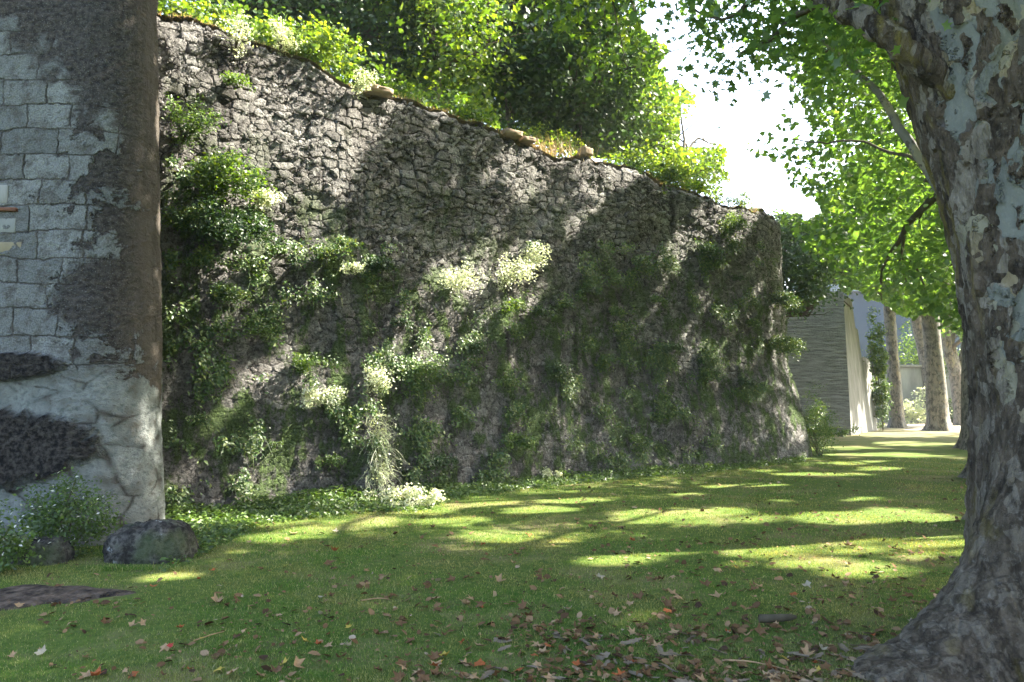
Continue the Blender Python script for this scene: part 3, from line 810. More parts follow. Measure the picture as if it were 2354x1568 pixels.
def spray(name, px, py, length, spread, n, size, mat, label, cat, up=(0, 0, .5), nst=7, tm=OVAL, group=None, gx=0.):
    """plant rooted in the wall, stems arching outwards, leaves all along them"""
    p, nn = wallpt(px, py)
    root = empty(name, p, label, cat, group)
    tg = np.array([-nn[1], nn[0], 0])
    st = []; LPts = []
    for i in range(nst):
        d = nrmz(nn * .8 + tg * (rs.uniform(-1, 1) * spread + gx) + np.array(up) * rs.uniform(.3, 1.3) + rs.normal(size=3) * .12)
        L = length * rs.uniform(.6, 1.1)
        e = p + d * L + np.array([0, 0, -.12 * L])
        pth = smooth_path([p - nn * .05, p + d * L * .5 + np.array([0, 0, .10 * L]), e], 9, .008)
        st.append(tube(pth, np.linspace(.010, .003, 9), 4))
        k = n // nst
        t = rs.rand(k) ** .7 * 8; i0 = np.minimum(t.astype(int), 7); f = (t - i0)[:, None]
        LPts.append(pth[i0] * (1 - f) + pth[i0 + 1] * f + rs.normal(size=(k, 3)) * .05 * (length / .5) )
    V, Fc = join(st); part('stems', V, Fc, M['twig'], root, smooth=True)
    P = np.concatenate(LPts)
    V, Fc, fv = leaves(P, rs.normal(size=P.shape) * .6 + nn * .5 + [0, 0, .8], size * (.6 + .7 * rs.rand(len(P))), tm)
    part('foliage', V, Fc, mat, root, attr={'v': ('FACE', fv)})
    return root

def blades(P, D, L, wd, droop=.5, nseg=3):
    """curved strips: start P, direction D, length L"""
    n = len(P); D = nrmz(D)
    L = np.broadcast_to(L, (n,))
    side = nrmz(np.cross(D, np.array([0, 0, 1.])) + rs.normal(size=(n, 3)) * .3)
    V = []
    for k in range(nseg + 1):
        f = k / nseg
        c = P + D * (L * f)[:, None] + np.array([0, 0, -1.]) * (droop * L * f * f)[:, None]
        wk = wd * (1 - f * .92)
        V += [c - side * wk, c + side * wk]
    V = np.stack(V, 1)
    b = (np.arange(n) * (2 * nseg + 2))[:, None, None]
    Fc = np.array([[2 * k, 2 * k + 1, 2 * k + 3, 2 * k + 2] for k in range(nseg)])[None] + b
    return V.reshape(-1, 3), Fc.reshape(-1, 4), np.repeat(rs.rand(n), nseg)

def wall_ok(P): return np.ones(len(P), bool)

# shrubs at the foot of the tower
bush('shrub', gnd(150, 1270), (.54, .3, .38), 4200, .045, M['herb'], OVAL, 'wide dark green shrub with tiny white flowers at the foot of the round tower', 'shrub', 60, stems=9, bias=-.15, flowers=60)
bush('shrub', gnd(290, 1225) + [0, 0, 0], (.22, .2, .48), 2600, .035, M['moss_leaf'], OVAL, 'upright feathery green shrub against the tower, behind the large boulder', 'shrub', 40, stems=6, bias=.1)
bush('shrub', gnd(-20, 1310), (.35, .25, .32), 1800, .05, M['herb'], OVAL, 'low leafy shrub with white blossoms at the left edge, beside the smaller boulder', 'shrub', 24, bias=-.1, flowers=50)

# wall plants, each one rooted in the masonry
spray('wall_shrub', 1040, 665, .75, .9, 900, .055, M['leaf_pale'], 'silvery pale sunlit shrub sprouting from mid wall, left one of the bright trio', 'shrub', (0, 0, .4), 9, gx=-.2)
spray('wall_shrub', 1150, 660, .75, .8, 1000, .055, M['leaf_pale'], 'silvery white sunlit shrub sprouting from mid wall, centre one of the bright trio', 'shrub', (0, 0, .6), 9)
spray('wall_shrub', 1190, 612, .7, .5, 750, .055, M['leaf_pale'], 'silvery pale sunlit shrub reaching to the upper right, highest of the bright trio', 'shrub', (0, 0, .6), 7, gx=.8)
spray('wall_shrub', 1170, 700, .45, .8, 700, .05, M['leaf_mid'], 'yellow-green leafy clump hanging just below the bright silvery shrubs', 'shrub', (0, 0, -.4), 8)
spray('ivy_clump', 490, 450, .9, .9, 3200, .07, M['leaf_mid'], 'sunlit ivy top bulging from the wall beside the tower', 'ivy', (0, 0, .5), 14)
spray('ivy_clump', 420, 330, .7, .9, 1300, .055, M['herb'], 'light green feathery creeper high beside the tower, above the big ivy', 'ivy', (0, 0, .9), 9, gx=.4)
spray('ivy_clump', 500, 520, .8, .9, 4200, .065, M['leaf_dark'], 'big dark drooping ivy mass on the wall beside the tower', 'ivy', (0, 0, -.3), 16)
spray('ivy_clump', 410, 520, .6, .9, 2200, .05, M['moss_leaf'], 'ragged ivy between the tower edge and the big dark ivy', 'ivy', (0, 0, 0), 10)
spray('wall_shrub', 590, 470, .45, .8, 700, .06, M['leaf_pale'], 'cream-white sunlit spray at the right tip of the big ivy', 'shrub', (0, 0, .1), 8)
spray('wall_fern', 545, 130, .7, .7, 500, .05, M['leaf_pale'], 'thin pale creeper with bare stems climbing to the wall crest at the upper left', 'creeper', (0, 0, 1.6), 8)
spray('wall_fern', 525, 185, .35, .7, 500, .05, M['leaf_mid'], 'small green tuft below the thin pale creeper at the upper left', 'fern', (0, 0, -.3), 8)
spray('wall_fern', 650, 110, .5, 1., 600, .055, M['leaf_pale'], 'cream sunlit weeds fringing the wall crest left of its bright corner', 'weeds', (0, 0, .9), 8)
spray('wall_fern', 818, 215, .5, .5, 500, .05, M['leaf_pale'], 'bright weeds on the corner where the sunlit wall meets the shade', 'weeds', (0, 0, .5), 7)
spray('wall_fern', 625, 575, .3, .7, 420, .05, M['leaf_mid'], 'green fern tuft under the bare brown scar of the wall', 'fern', (0, 0, -.2), 7)
spray('wall_fern', 740, 600, .5, .9, 700, .05, M['moss_leaf'], 'grey-green tuft with a sunlit tip, left of the dark round bush on the wall', 'fern', (0, 0, .3), 9)
spray('wall_fern', 795, 625, .35, .7, 420, .05, M['leaf_pale'], 'small pale sunlit tuft touching the dark round bush on the wall', 'fern', (0, 0, .2), 7)
spray('wall_shrub', 862, 620, .45, .9, 1500, .05, M['leaf_dark'], 'dark round bush on the wall, left of the bright silvery shrubs', 'shrub', (0, 0, .1), 12)
spray('wall_shrub', 1620, 590, .55, .8, 1500, .055, M['moss_leaf'], 'green bush on the wall where its straight part turns into the rounded end', 'shrub', (0, 0, .3), 10)
spray('wall_shrub', 1665, 545, .7, .8, 1900, .055, M['leaf_mid'], 'tall yellow-green bush filling the notch in the wall crest', 'shrub', (0, 0, .9), 12)
spray('wall_shrub', 1785, 690, .7, .9, 2600, .06, M['moss_leaf'], 'dense shaggy bush hanging down the right end of the rampart', 'shrub', (0, 0, -.2), 14, gx=.2)
spray('wall_shrub', 1775, 790, .8, .9, 3000, .06, M['moss_leaf'], 'dark shaggy bush overhanging the bare foot of the rampart end', 'shrub', (0, 0, -.3), 14, gx=.2)
spray('wall_fern', 1460, 600, .45, .9, 700, .05, M['moss_leaf'], 'olive tuft in the upper right part of the shaded wall', 'fern', (0, 0, -.1), 9)
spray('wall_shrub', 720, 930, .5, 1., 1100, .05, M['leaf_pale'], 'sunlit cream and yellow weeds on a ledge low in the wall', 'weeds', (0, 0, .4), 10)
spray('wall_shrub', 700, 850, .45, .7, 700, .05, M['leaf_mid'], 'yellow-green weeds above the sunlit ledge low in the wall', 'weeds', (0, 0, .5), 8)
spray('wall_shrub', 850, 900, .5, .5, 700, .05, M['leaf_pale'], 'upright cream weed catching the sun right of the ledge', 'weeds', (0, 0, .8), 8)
spray('wall_fern', 632, 1022, .16, .6, 260, .03, M['leaf_mid'], 'small round bright green cushion low on the bare brown wall', 'fern', (0, 0, .1), 8)
spray('wall_shrub', 1165, 1010, .5, 1., 1500, .06, M['herb'], 'broad dark leafy clump low in the middle of the wall', 'shrub', (0, 0, -.1), 12)
spray('wall_shrub', 960, 860, .5, 1., 1000, .055, M['herb'], 'dark clump with a few pale leaves, below and left of the silvery shrubs', 'shrub', (0, 0, .1), 10)
spray('wall_fern', 450, 970, .3, .8, 500, .045, M['moss_leaf'], 'green tuft low on the wall close to the tower edge', 'fern', (0, 0, 0), 8)
spray('wall_fern', 510, 680, .5, .9, 1100, .055, M['moss_leaf'], 'leafy patch below the big dark ivy beside the tower', 'fern', (0, 0, -.2), 9)
spray('wall_fern', 580, 740, .45, .7, 700, .05, M['herb'], 'dark leafy streak half way up the wall below the big ivy', 'fern', (0, 0, -.4), 8)
spray('wall_fern', 750, 1060, .3, .8, 500, .045, M['herb'], 'dark green tuft left of the bright gully at the wall foot', 'fern', (0, 0, 0), 8)

for px, py, L_, n_, mk, lb in [(790, 560, .3, 420, 'moss_leaf', 'small grey-green fern just above the pale sunlit tuft beside the dark round bush'), (905, 745, .3, 500, 'leaf_dark', 'dark tuft under the dark round bush'),
    (1235, 720, .35, 650, 'leaf_dark', 'dark tuft right of the yellow-green clump'), (1290, 700, .3, 450, 'moss_leaf', 'olive tuft in the centre right of the wall, right of the dark tuft'), (1345, 670, .35, 600, 'leaf_dark', 'dark tuft in the upper centre right of the wall'),
    (1410, 720, .4, 700, 'moss_leaf', 'olive clump below the olive tuft of the upper right'), (1500, 690, .35, 600, 'moss_leaf', 'yellowish tuft right of the olive clump'), (1535, 800, .4, 900, 'leaf_dark', 'dark leafy clump in the right part of the wall'),
    (1620, 860, .5, 1200, 'moss_leaf', 'broad mossy clump above the bare foot at the right'), (1700, 880, .45, 1000, 'leaf_dark', 'dark mossy clump over the overhang at the right foot'), (1690, 640, .3, 500, 'leaf_dark', 'dark tuft below the bush in the crest notch'),
    (1720, 740, .35, 600, 'moss_leaf', 'green tuft left of the shaggy hanging bush'), (1080, 800, .4, 800, 'leaf_dark', 'dark clump straight below the silvery shrubs'), (1270, 850, .45, 900, 'leaf_dark', 'dark clump low in the centre right of the wall'),
    (1380, 830, .4, 800, 'moss_leaf', 'mossy clump right of the low dark clump'), (1000, 1060, .4, 900, 'leaf_dark', 'dark leafy clump at the wall foot right of the bright gully'), (1450, 1010, .3, 500, 'leaf_mid', 'bright green tuft low on the wall above the eroded hollow')]:
    spray('wall_fern', px, py, L_, .9, n_, .05, M[mk], lb, 'fern', (0, 0, -.15), 8)

# bright gully of dry stems running down to the lawn
p, nn = wallpt(865, 1010)
root = empty('dry_plant', p, 'sunlit bunch of long dry stems and pale blades in the gully at the wall foot', 'plant')
n = 420
k_ = rs.rand(n)
P0 = np.array([wallpt(850 + 40 * rs.rand(), 960 + 150 * q)[0] for q in rs.rand(60)])[rs.randint(60, size=n)] + rs.normal(size=(n, 3)) * .05
V, Fc, fv = blades(P0, np.tile(nn, (n, 1)) * .6 + rs.normal(size=(n, 3)) * .45 + [0, 0, .5], .15 + .35 * rs.rand(n), .006, .7)
part('stems', V, Fc, M['leaf_pale'], root, attr={'v': ('FACE', fv * .6)})
V, Fc, fv = leaves(P0[:260] + rs.normal(size=(260, 3)) * .12 + nn * .12, rs.normal(size=(260, 3)) + [0, 0, .8], .05, OVAL)
part('foliage', V, Fc, M['leaf_pale'], root, attr={'v': ('FACE', fv)})

# creeping growth too fine to count: hanging grass and small leaves over the wall
zones = [  # polygon in the picture of the wall face, blades, leaves
    ([(380, 580), (600, 560), (640, 760), (560, 1180), (385, 1190)], 260, 3600, 'moss_leaf'),
    ([(640, 560), (930, 560), (930, 820), (860, 1100), (640, 820)], 350, 3400, 'moss_leaf'),
    ([(900, 760), (1220, 700), (1240, 900), (1150, 1120), (930, 1120)], 1600, 5500, 'moss_leaf'),
    ([(1180, 560), (1520, 560), (1600, 700), (1560, 900), (1300, 930), (1200, 760)], 3200, 6000, 'moss_leaf'),
    ([(1500, 760), (1740, 720), (1750, 900), (1680, 950), (1500, 960)], 3200, 4200, 'moss_leaf'),
    ([(1580, 500), (1780, 560), (1800, 700), (1640, 760)], 1400, 3200, 'moss_leaf'),
    ([(1200, 930), (1560, 930), (1700, 1040), (1300, 1080)], 900, 1800, 'moss_leaf'),
    ([(380, 320), (560, 420), (620, 560), (380, 620)], 60, 2600, 'moss_leaf'),
]
Pb = []; Nb = []; Pl = []; Nl = []
def zonepts(poly, n):
    ins = np.where(inpoly(wpx, wpy, np.array(poly, float)))[0]
    w_ = vnoise(wpx[ins] / 42, wpy[ins] / 38, 77, 4)
    w_ = np.clip(w_ - .06, 0, 1) ** 1.1 + 6e-5
    # even density in the picture of the wall, clustered by noise
    return rs.choice(ins, n, p=w_ / w_.sum())
for poly, nb_, nl_, mk in zones:
    i = zonepts(poly, nb_); Pb.append(WPf[i]); Nb.append(WNf[i])
    i = zonepts(poly, nl_); Pl.append(WPf[i]); Nl.append(WNf[i])
Pb = np.concatenate(Pb); Nb = nrmz(np.concatenate(Nb)); Pl = np.concatenate(Pl); Nl = nrmz(np.concatenate(Nl))
sc_ = 1.0
V, Fc, fv = blades(Pb + Nb * .05, Nb * .5 + rs.normal(size=Pb.shape) * .3 + [0, 0, .15], .08 + .22 * rs.rand(len(Pb)), .005, .95)
tag(link('hanging_grass', mesh('hanging_grass', V, Fc, M['moss_leaf'], attr={'v': ('FACE', fv)})), 'thin hanging grass over the wall face', None, None, 'stuff')
V, Fc, fv = leaves(Pl + Nl * (.03 + .15 * rs.rand(len(Pl), 1)) + rs.normal(size=Pl.shape) * .04, Nl * .9 + rs.normal(size=Pl.shape) * .5 + [0, 0, .5], .035 + .05 * rs.rand(len(Pl)), OVAL)
tag(link('creeping_growth', mesh('creeping_growth', V, Fc, M['moss_leaf'], attr={'v': ('FACE', fv)})), 'small creeping leaves over the wall face', None, None, 'stuff')

# herbs along the wall foot
foot = []
for t in range(9000):
    px = 385 + 1465 * rs.rand()
    d0 = rs.rand() ** 1.6
    yb = np.interp(px, [385, 400, 600, 850, 1200, 1500, 1850], [1215, 1200, 1175, 1150, 1112, 1087, 1057])
    wdt = np.interp(px, [385, 460, 600, 850, 960, 1050, 1300, 1850], [110, 85, 38, 38, 44, 26, 18, 12])
    foot.append((px, yb - 6 + wdt * d0, 1 - d0))
foot = np.array(foot)
FP = np.array([gnd(a, b) for a, b, c in foot])
FP[:, 2] = gz(FP[:, 0], FP[:, 1])
hgt = (.04 + np.interp(foot[:, 0], [400, 900, 1850], [.34, .26, .24]) * foot[:, 2] * (vnoise(FP[:, 0] * 1.5, FP[:, 1] * 1.5, 3) + .55)) 
nlf = 3
P = np.repeat(FP, nlf, 0) + rs.normal(size=(len(FP) * nlf, 3)) * [.04, .04, 0]
P[:, 2] += np.repeat(hgt, nlf) * rs.rand(len(P))
V, Fc, fv = leaves(P, rs.normal(size=P.shape) * .45 + [0, -.2, 1], .04 + .045 * rs.rand(len(P)), OVAL)
tag(link('ground_cover', mesh('ground_cover', V, Fc, M['herb'], attr={'v': ('FACE', fv)})), 'leafy herbs along the foot of the wall', None, None, 'stuff')
bush('bright_weed', gnd(930, 1165), (.55, .22, .16), 1500, .05, M['leaf_pale'], OVAL, 'blown-out sunlit patch of pale weeds where the gully meets the lawn', 'weeds', 30, stems=4, bias=.2)
bush('bright_weed', gnd(1265, 1108) + [0, .1, 0], (.28, .18, .14), 700, .05, M['leaf_pale'], OVAL, 'small clump of pale flowering weeds at the foot of the middle of the wall', 'weeds', 12, stems=3)
bush('corner_bush', np.array([8.6, 21.6, 0]), (.42, .45, .95), 2600, .055, M['moss_leaf'], OVAL, 'tall sunlit yellow-green bush behind the bare foot of the rampart end', 'shrub', 50, stems=6)
bush('corner_bush', np.array([9.3, 23.6, 0]), (.4, .5, .8), 2200, .06, M['moss_leaf'], OVAL, 'lower olive bush between the rampart end and the second bastion', 'shrub', 40, stems=5)

# growth on the crest of the wall
def crest(px, back=.5, dz=0.):
    j = int(np.argmin(np.abs(tpx[:ic] - px)))
    return np.array([topX[j] - nx_[j] * back, topY[j] - ny_[j] * back, zt[j] + dz])
bush('crest_shrub', crest(700, .5), (1.0, .5, .5), 2600, .085, M['leaf_mid'], HEX, 'sunlit yellow-green shrub leaning over the wall crest at the upper left', 'shrub', 34, up=.7, bias=.3)
bush('crest_shrub', crest(455, .4), (.6, .4, .3), 500, .085, M['leaf_mid'], HEX, 'few bright leaves on the wall crest beside the tower top', 'shrub', 10, up=.8, bias=.3)
bush('crest_shrub', crest(1070, .7), (1.2, .6, .40), 2600, .085, M['leaf_mid'], HEX, 'low green shrub along the middle of the wall crest', 'shrub', 40, up=.8)
bush('crest_shrub', crest(930, .9), (.7, .5, .35), 1300, .075, M['leaf_mid'], HEX, 'small shrub on the crest just right of the sunlit corner', 'shrub', 20, up=.8)
bush('crest_shrub', crest(1400, 2.2), (1.2, .9, .8), 5000, .09, M['leaf_mid'], HEX, 'bright lime-green shrub behind the dry grass on the wall crest', 'shrub', 60, up=.7, bias=.25)
bush('crest_shrub', crest(1530, 1.2), (1.3, .9, .7), 5200, .09, M['leaf_mid'], HEX, 'bright green shrub spilling over the crest right of the dry grass', 'shrub', 60, up=.4, bias=.2)
bush('crest_shrub', crest(1480, .25), (.8, .3, .2), 1800, .06, M['leaf_dark'], OVAL, 'dark ivy mat draped over the wall crest where it bends down', 'ivy', 26, up=.3)
bush('crest_shrub', crest(1590, .6), (.8, .6, .45), 2600, .08, M['leaf_mid'], HEX, 'light green shrub above the notch of the wall crest', 'shrub', 30, up=.6, bias=.15)
bush('crest_shrub', crest(1700, .5), (1.0, .5, .35), 3000, .06, M['moss_leaf'], OVAL, 'grey-green shrub capping the rounded end of the rampart', 'shrub', 36, up=.4, bias=.1)
for px, bk_, lb in [(420, 1.6, 'leafy shrub behind the crest, nearest the tower'), (610, 2.0, 'green shrub behind the crest left of the overhanging bright shrub'), (800, 1.8, 'green shrub behind the sunlit corner of the crest'),
                    (980, 2.2, 'green shrub behind the crest, below the yellow-green young tree'), (1180, 2.4, 'shaded shrub behind the flat loose slab on the crest')]:
    bush('crest_shrub', crest(px, bk_, -.2), (1.7, .8, .75), 4200, .10, M['leaf_mid' if px < 1100 else 'leaf_dark'], HEX, lb, 'shrub', 60, up=.75)  # the shaded shrub is given the darker leaf colour
n = 5200
j_ = rs.randint(0, ic - 5, n)
dens = vnoise(uarc[j_] * 1.4, uarc[j_] * 0, 83, 3) > -.12
j_ = j_[dens]; n = len(j_); bk_ = rs.rand(n) ** 1.5 * .5 - .03
P0 = np.stack([WP[j_, -1, 0] - nx_[j_] * bk_, WP[j_, -1, 1] - ny_[j_] * bk_, WP[j_, -1, 2] - .02], -1)
V, Fc, fv = blades(P0, rs.normal(size=(n, 3)) * .5 + np.stack([nx_[j_], ny_[j_], nx_ [j_]* 0 + 1.], -1) * [.45, .45, 1], .05 + .16 * rs.rand(n), .004, .5)
tag(link('crest_grass', mesh('crest_grass', V, Fc, M['dry'], attr={'v': ('FACE', fv)})), 'dry grass and roots fringing the wall crest', None, None, 'stuff')
# dry grass tuft and loose stones on the crest
p = crest(1265, .25)
root = empty('dry_grass_tuft', p, 'tuft of tall golden dry grass on the wall crest', 'dry grass')
n = 420
P0 = p + rs.normal(size=(n, 3)) * [.45, .3, .02]
V, Fc, fv = blades(P0, rs.normal(size=(n, 3)) * .35 + [0, 0, 1], .25 + .35 * rs.rand(n), .005, .3)
part('dry_blades', V, Fc, M['dry'], root, attr={'v': ('FACE', fv)})
s = NT('reddish_stone'); pos = s.coord(); n_ = s.noise(pos, 8, 5); M['redstone'] = s.done(s.mix(n_, (.16, .11, .075), (.42, .33, .24)), .9, s.bump(n_, .02, .8), .1)
def stone(c, R, label, seed):
    nu, nv = 24, 14
    A, B = np.meshgrid(np.linspace(0, 2 * PI, nu, endpoint=False), np.linspace(-PI / 2, PI / 2, nv), indexing='ij')
    d = np.stack([np.cos(A) * np.cos(B), np.sin(A) * np.cos(B), np.sin(B)], -1)
    e = (np.abs(d) ** 9).sum(-1) ** (-1 / 9)
    k = e * (1 + .3 * vnoise(np.cos(A) * 2, np.sin(A) * 2 + B * 2, seed, 3))
    o = link('coping_stone', mesh('coping_stone', (d * k[..., None] * R).reshape(-1, 3), grid_faces(nu, nv, True), M['redstone'], True))
    o.location = c; o.rotation_euler = (0, 0, .6)
    tag(o, label, 'stone')
stone(crest(1352, .05, .06), (.15, .13, .09), 'loose reddish block standing on the crest right of the dry grass', 2)
stone(crest(1180, .05, .04), (.22, .14, .06), 'flat loose slab on the crest left of the dry grass', 4)
stone(crest(1215, .05, .03), (.16, .13, .05), 'pale loose stone lying between the flat slab and the dry grass', 5)
stone(crest(862, .0, .04), (.22, .16, .06), 'broken coping stone at the corner of sunlight on the crest', 6)

# ------------------------------------------------------------------ trees on the terrace
def generic_tree(name, base, top, crowns, size, mat, tmpl, label, cat='tree', r=.22, flt=(), bias=0., nb=6, group=None, bark_m='bark_far', rc=.8):
    root = empty(name, base, label, cat, group)
    base = np.array(base, float); top = np.array(top, float)
    path = smooth_path([base - [0, 0, .15], base * .5 + top * .5 + rs.normal(size=3) * .12, top], 16)
    V, Fc, sd = trunk_mesh(path, np.linspace(r, r * .55, 16), 16, r * .8, .35)
    part('trunk', V, Fc, M[bark_m], root, smooth=True, attr={'side': ('POINT', sd)})
    PP = []; OD = []; CI = []; EE = []
    for c, R, ncl, per in crowns:
        CC, P, cid, od = crown_pts(c, R, ncl, per, rc)
        PP.append(P); OD.append(od); CI.append(cid); EE.append(CC)
    EE = np.concatenate(EE)
    ok = np.ones(len(EE), bool)
    for f in flt: ok &= f(EE)
    EE = EE[ok] if ok.sum() > nb else EE
    boughs(root, path[-2], EE[rs.choice(len(EE), nb)], r * .45, M['twig'], name='bough')
    foliage(root, np.concatenate(PP), np.concatenate(OD), size, tmpl, mat, flt, bias, 'crown', np.concatenate(CI))
    return root

def rampart_only(P):      # crowns stop above the wall crest and never hang before the wall face
    x, y, d = proj(P)
    cy_ = np.interp(x, topp[:, 0], topp[:, 1])
    return ~((y > cy_ - 6) & (d < 60) & (x < 1800)) & (openair(P))
flt1 = (sunfilter, rampart_only)
G1 = 'trees standing on top of the rampart'
specs = [ # px, Y, crown centre py, radii, clumps, per, size, mat, label
    (560, 15.5, -80, (2.2, 2.2, 1.9), 120, 90, .12, 'leaf_dark', 'dark leafy tree behind the crest nearest the tower'),
    (830, 17.0, -10, (2.5, 2.2, 2.4), 170, 100, .13, 'leaf_dark', 'dark tree with golden-edged leaves above the sunlit corner of the wall'),
    (1010, 16.5, 70, (1.3, 1.3, 1.7), 70, 90, .12, 'leaf_mid', 'yellow-green sunlit young tree in front of the dark trees on the rampart'),
    (1160, 19.5, 60, (3.0, 2.4, 2.7), 210, 110, .14, 'leaf_dark', 'darkest dense tree rising over the middle of the rampart'),
    (1330, 21.0, 150, (2.4, 2.2, 2.9), 170, 110, .14, 'leaf_dark', 'dark green tree with lit rim, rightmost of the dark rampart trees'),
    (1450, 24.0, 250, (2.3, 2.2, 2.4), 170, 90, .15, 'leaf_mid', 'pale lime-green tree glowing at the right rim of the rampart trees'),
    (1570, 27.0, 330, (1.9, 2.0, 2.3), 100, 80, .15, 'leaf_mid', 'airy blue-green tree edged against the white sky above the rampart end'),
]
for px, Y, py, R, ncl, per, sz, mk, lb in specs:
    c = at(px, py, Y)
    b = at(px, 0, Y); b[2] = tz - .3
    generic_tree('rampart_tree', b, (c[0], c[1], max(b[2] + 1, c[2] - R[2] * .4)), [(c, R, ncl, per)], sz, M[mk], HEX, lb, 'tree', .16, flt1, .12 if mk == 'leaf_mid' else 0, group=G1)
# thicket further back closing the view under the crowns
CC = []
for i, px in enumerate([480, 700, 930, 1150, 1350, 1500]):
    Y = 24 + 2 * (i % 2) + i * .8
    c = at(px, 90 + i * 45, Y); b = c.copy(); b[2] = tz - .3
    lbs = ['deep shadowed thicket behind the crest, first from the tower', 'deep shadowed thicket behind the sunlit crest shrub', 'shadowed thicket behind the sunlit corner of the crest',
           'shadowed thicket seen behind the middle of the crest', 'green thicket behind the dry grass tuft', 'lit thicket behind the bend of the crest']
    generic_tree('thicket_tree', b, (c[0], c[1], c[2]), [(c + [0, 0, 1.0], (3.2, 1.8, 3.4), 150, 80)], .17, M['leaf_dark' if i < 4 else 'leaf_mid'], HEX, lbs[i], 'tree', .14, (rampart_only,), 0, 4, 'thicket trees behind the rampart trees')  # shadowed thickets get a darker leaf colour, lit ones a lighter
# overhanging bough of big bright leaves at the top of the picture
p0 = at(1300, -420, 12.5); 
root = empty('overhanging_bough', p0, 'overhanging bough with big bright lime maple-like leaves at the top centre', 'branch')
P_ = []; Q_ = []
for px, py in [(1180, 10), (1260, 60), (1330, 40), (1400, 90), (1440, 150), (1470, 60), (1380, 10), (1100, -10), (1300, -20), (1050, 20)]:
    e = at(px, py, 11 + rs.rand() * 1.5)
    P_.append(tube(smooth_path([p0, (p0 + e) / 2 + [0, 0, .25], e], 8), np.linspace(.035, .005, 8), 5))
    k = 42
    Q_.append(e + rs.normal(size=(k, 3)) * [.30, .3, .18])
V, Fc = join(P_); part('branches', V, Fc, M['twig'], root, smooth=True)
Q_ = np.concatenate(Q_); Q_ = Q_[openair(Q_)]
foliage(root, Q_, nrmz(rs.normal(size=Q_.shape)), .17, LOBED, M['leaf_mid'], (), .2, 'foliage')

# ------------------------------------------------------------------ second bastion, far wall, far building
root = empty('bastion', (14.5, 33.2, 0), 'second stone bastion with shaded coursed front and sunlit side, beyond the rampart', 'bastion')
c2 = np.array([14.55, 33.2]); lft = np.array([9.0, 33.2]); rgt = np.array([18.3, 38.6])
def panel(a, b, h, lean, mat, nu=120, nv=80, z0=-.2, nm='face', topf=None):
    a = np.array(a, float); b = np.array(b, float)
    d = (b - a) / np.linalg.norm(b - a); n = np.array([d[1], -d[0]])
    L = np.linalg.norm(b - a)
    U_2, T2 = np.meshgrid(np.linspace(0, L, nu), np.linspace(0, 1, nv), indexing='ij')
    H = h if topf is None else topf(U_2 / L)
    Z = z0 + (H - z0) * T2
    P = np.stack([a[0] + d[0] * U_2 - n[0] * lean * Z / h, a[1] + d[1] * U_2 - n[1] * lean * Z / h, Z], -1)
    return part(nm, P.reshape(-1, 3), grid_faces(nu, nv), mat, root, smooth=True, uv=np.stack([U_2, Z], -1).reshape(-1, 2))
panel(lft, c2, 6.25, .35, M['bastion_shaded'], 200, 200, nm='front_face', topf=lambda f: 5.2 + 1.05 * np.clip((f - .72) * 8, 0, 1) + 0.5 * (f > .9) * 0 - (1 - f) * .2)
# sunlit side, its brightness put into a paler colour: starts at the corner, shares its batter
def side_face():
    L = 6.6; d = nrmz(rgt - c2); n = np.array([d[1], -d[0]])
    nu, nv = 60, 60
    A, T = np.meshgrid(np.linspace(0, L, nu), np.linspace(0, 1, nv), indexing='ij')
    H = np.where(A < 3.8, 6.3, np.where(A < 4.4, 5.0, 3.6)) + vnoise(A * 2, A * 0, 2) * .3 * (A > .3)
    Z = -.2 + (H + .2) * T
    lx = -.36 * Z / 6.3
    P = np.stack([c2[0] + lx + d[0] * A, c2[1] + .35 * Z / 6.25 + d[1] * A, Z], -1)
    part('side_face', P.reshape(-1, 3), grid_faces(nu, nv), M['pale'], root, smooth=True)
side_face()
V = np.array([[c2[0] - .36, 33.55, 6.24], [9, 33.55, 4.9], [6, 42, 4.9], [18, 41.5, 3.4], [16, 36, 5.9]])
part('earth_top', V, np.array([[0, 4, 3], [0, 3, 2], [0, 2, 1]]), M['soil'], root)
bush('bastion_ivy', np.array([17.7, 37.2, 2.2]), (.4, .4, 2.0), 3000, .11, M['leaf_mid'], HEX, 'ivy column hanging on the sunlit side of the second bastion', 'ivy', 60, up=.8, stems=4)
bush('bastion_ivy', np.array([18.3, 38.2, 0]), (.4, .5, 1.6), 2000, .11, M['moss_leaf'], HEX, 'ivy covering the low broken end of the second bastion', 'ivy', 40, up=.9, stems=4)
bush('base_weeds', np.array([13.0, 32.4, 0]), (1.6, .4, .25), 2200, .09, M['herb'], OVAL, 'green weeds along the foot of the shaded bastion front', 'weeds', 36, stems=3)

root = empty('far_wall', (30, 50, 0), 'sunlit grey retaining wall far behind the avenue trunks', 'wall')
V, Fc = box(np.array([34, 50.6, 1.75]), np.array([1., 0, 0]), np.array([0, 1., 0]), np.array([0, 0, 1.]), (14, .6, 1.85))
o = part('wall_body', V, Fc, M['farwall'], root); bevel(o, .05)
V, Fc = box(np.array([34, 50.55, 3.68]), np.array([1., 0, 0]), np.array([0, 1., 0]), np.array([0, 0, 1.]), (14.1, .72, .08))
o = part('coping', V, Fc, M['pale'], root); bevel(o, .03)
root = empty('far_building', (47, 78, 0), 'distant building with blue-grey slate side, above the far wall', 'building')
V, Fc = box(np.array([47, 78, 6.0]), np.array([1., 0, 0]), np.array([0, 1., 0]), np.array([0, 0, 1.]), (18, 3, 6.0))
part('wall_body', V, Fc, M['slate'], root)
V = np.array([[28.6, 74.6, 12.02], [65.4, 74.6, 12.02], [65.4, 81.4, 12.02], [28.6, 81.4, 12.02], [32, 78, 16.5], [62, 78, 16.5]])
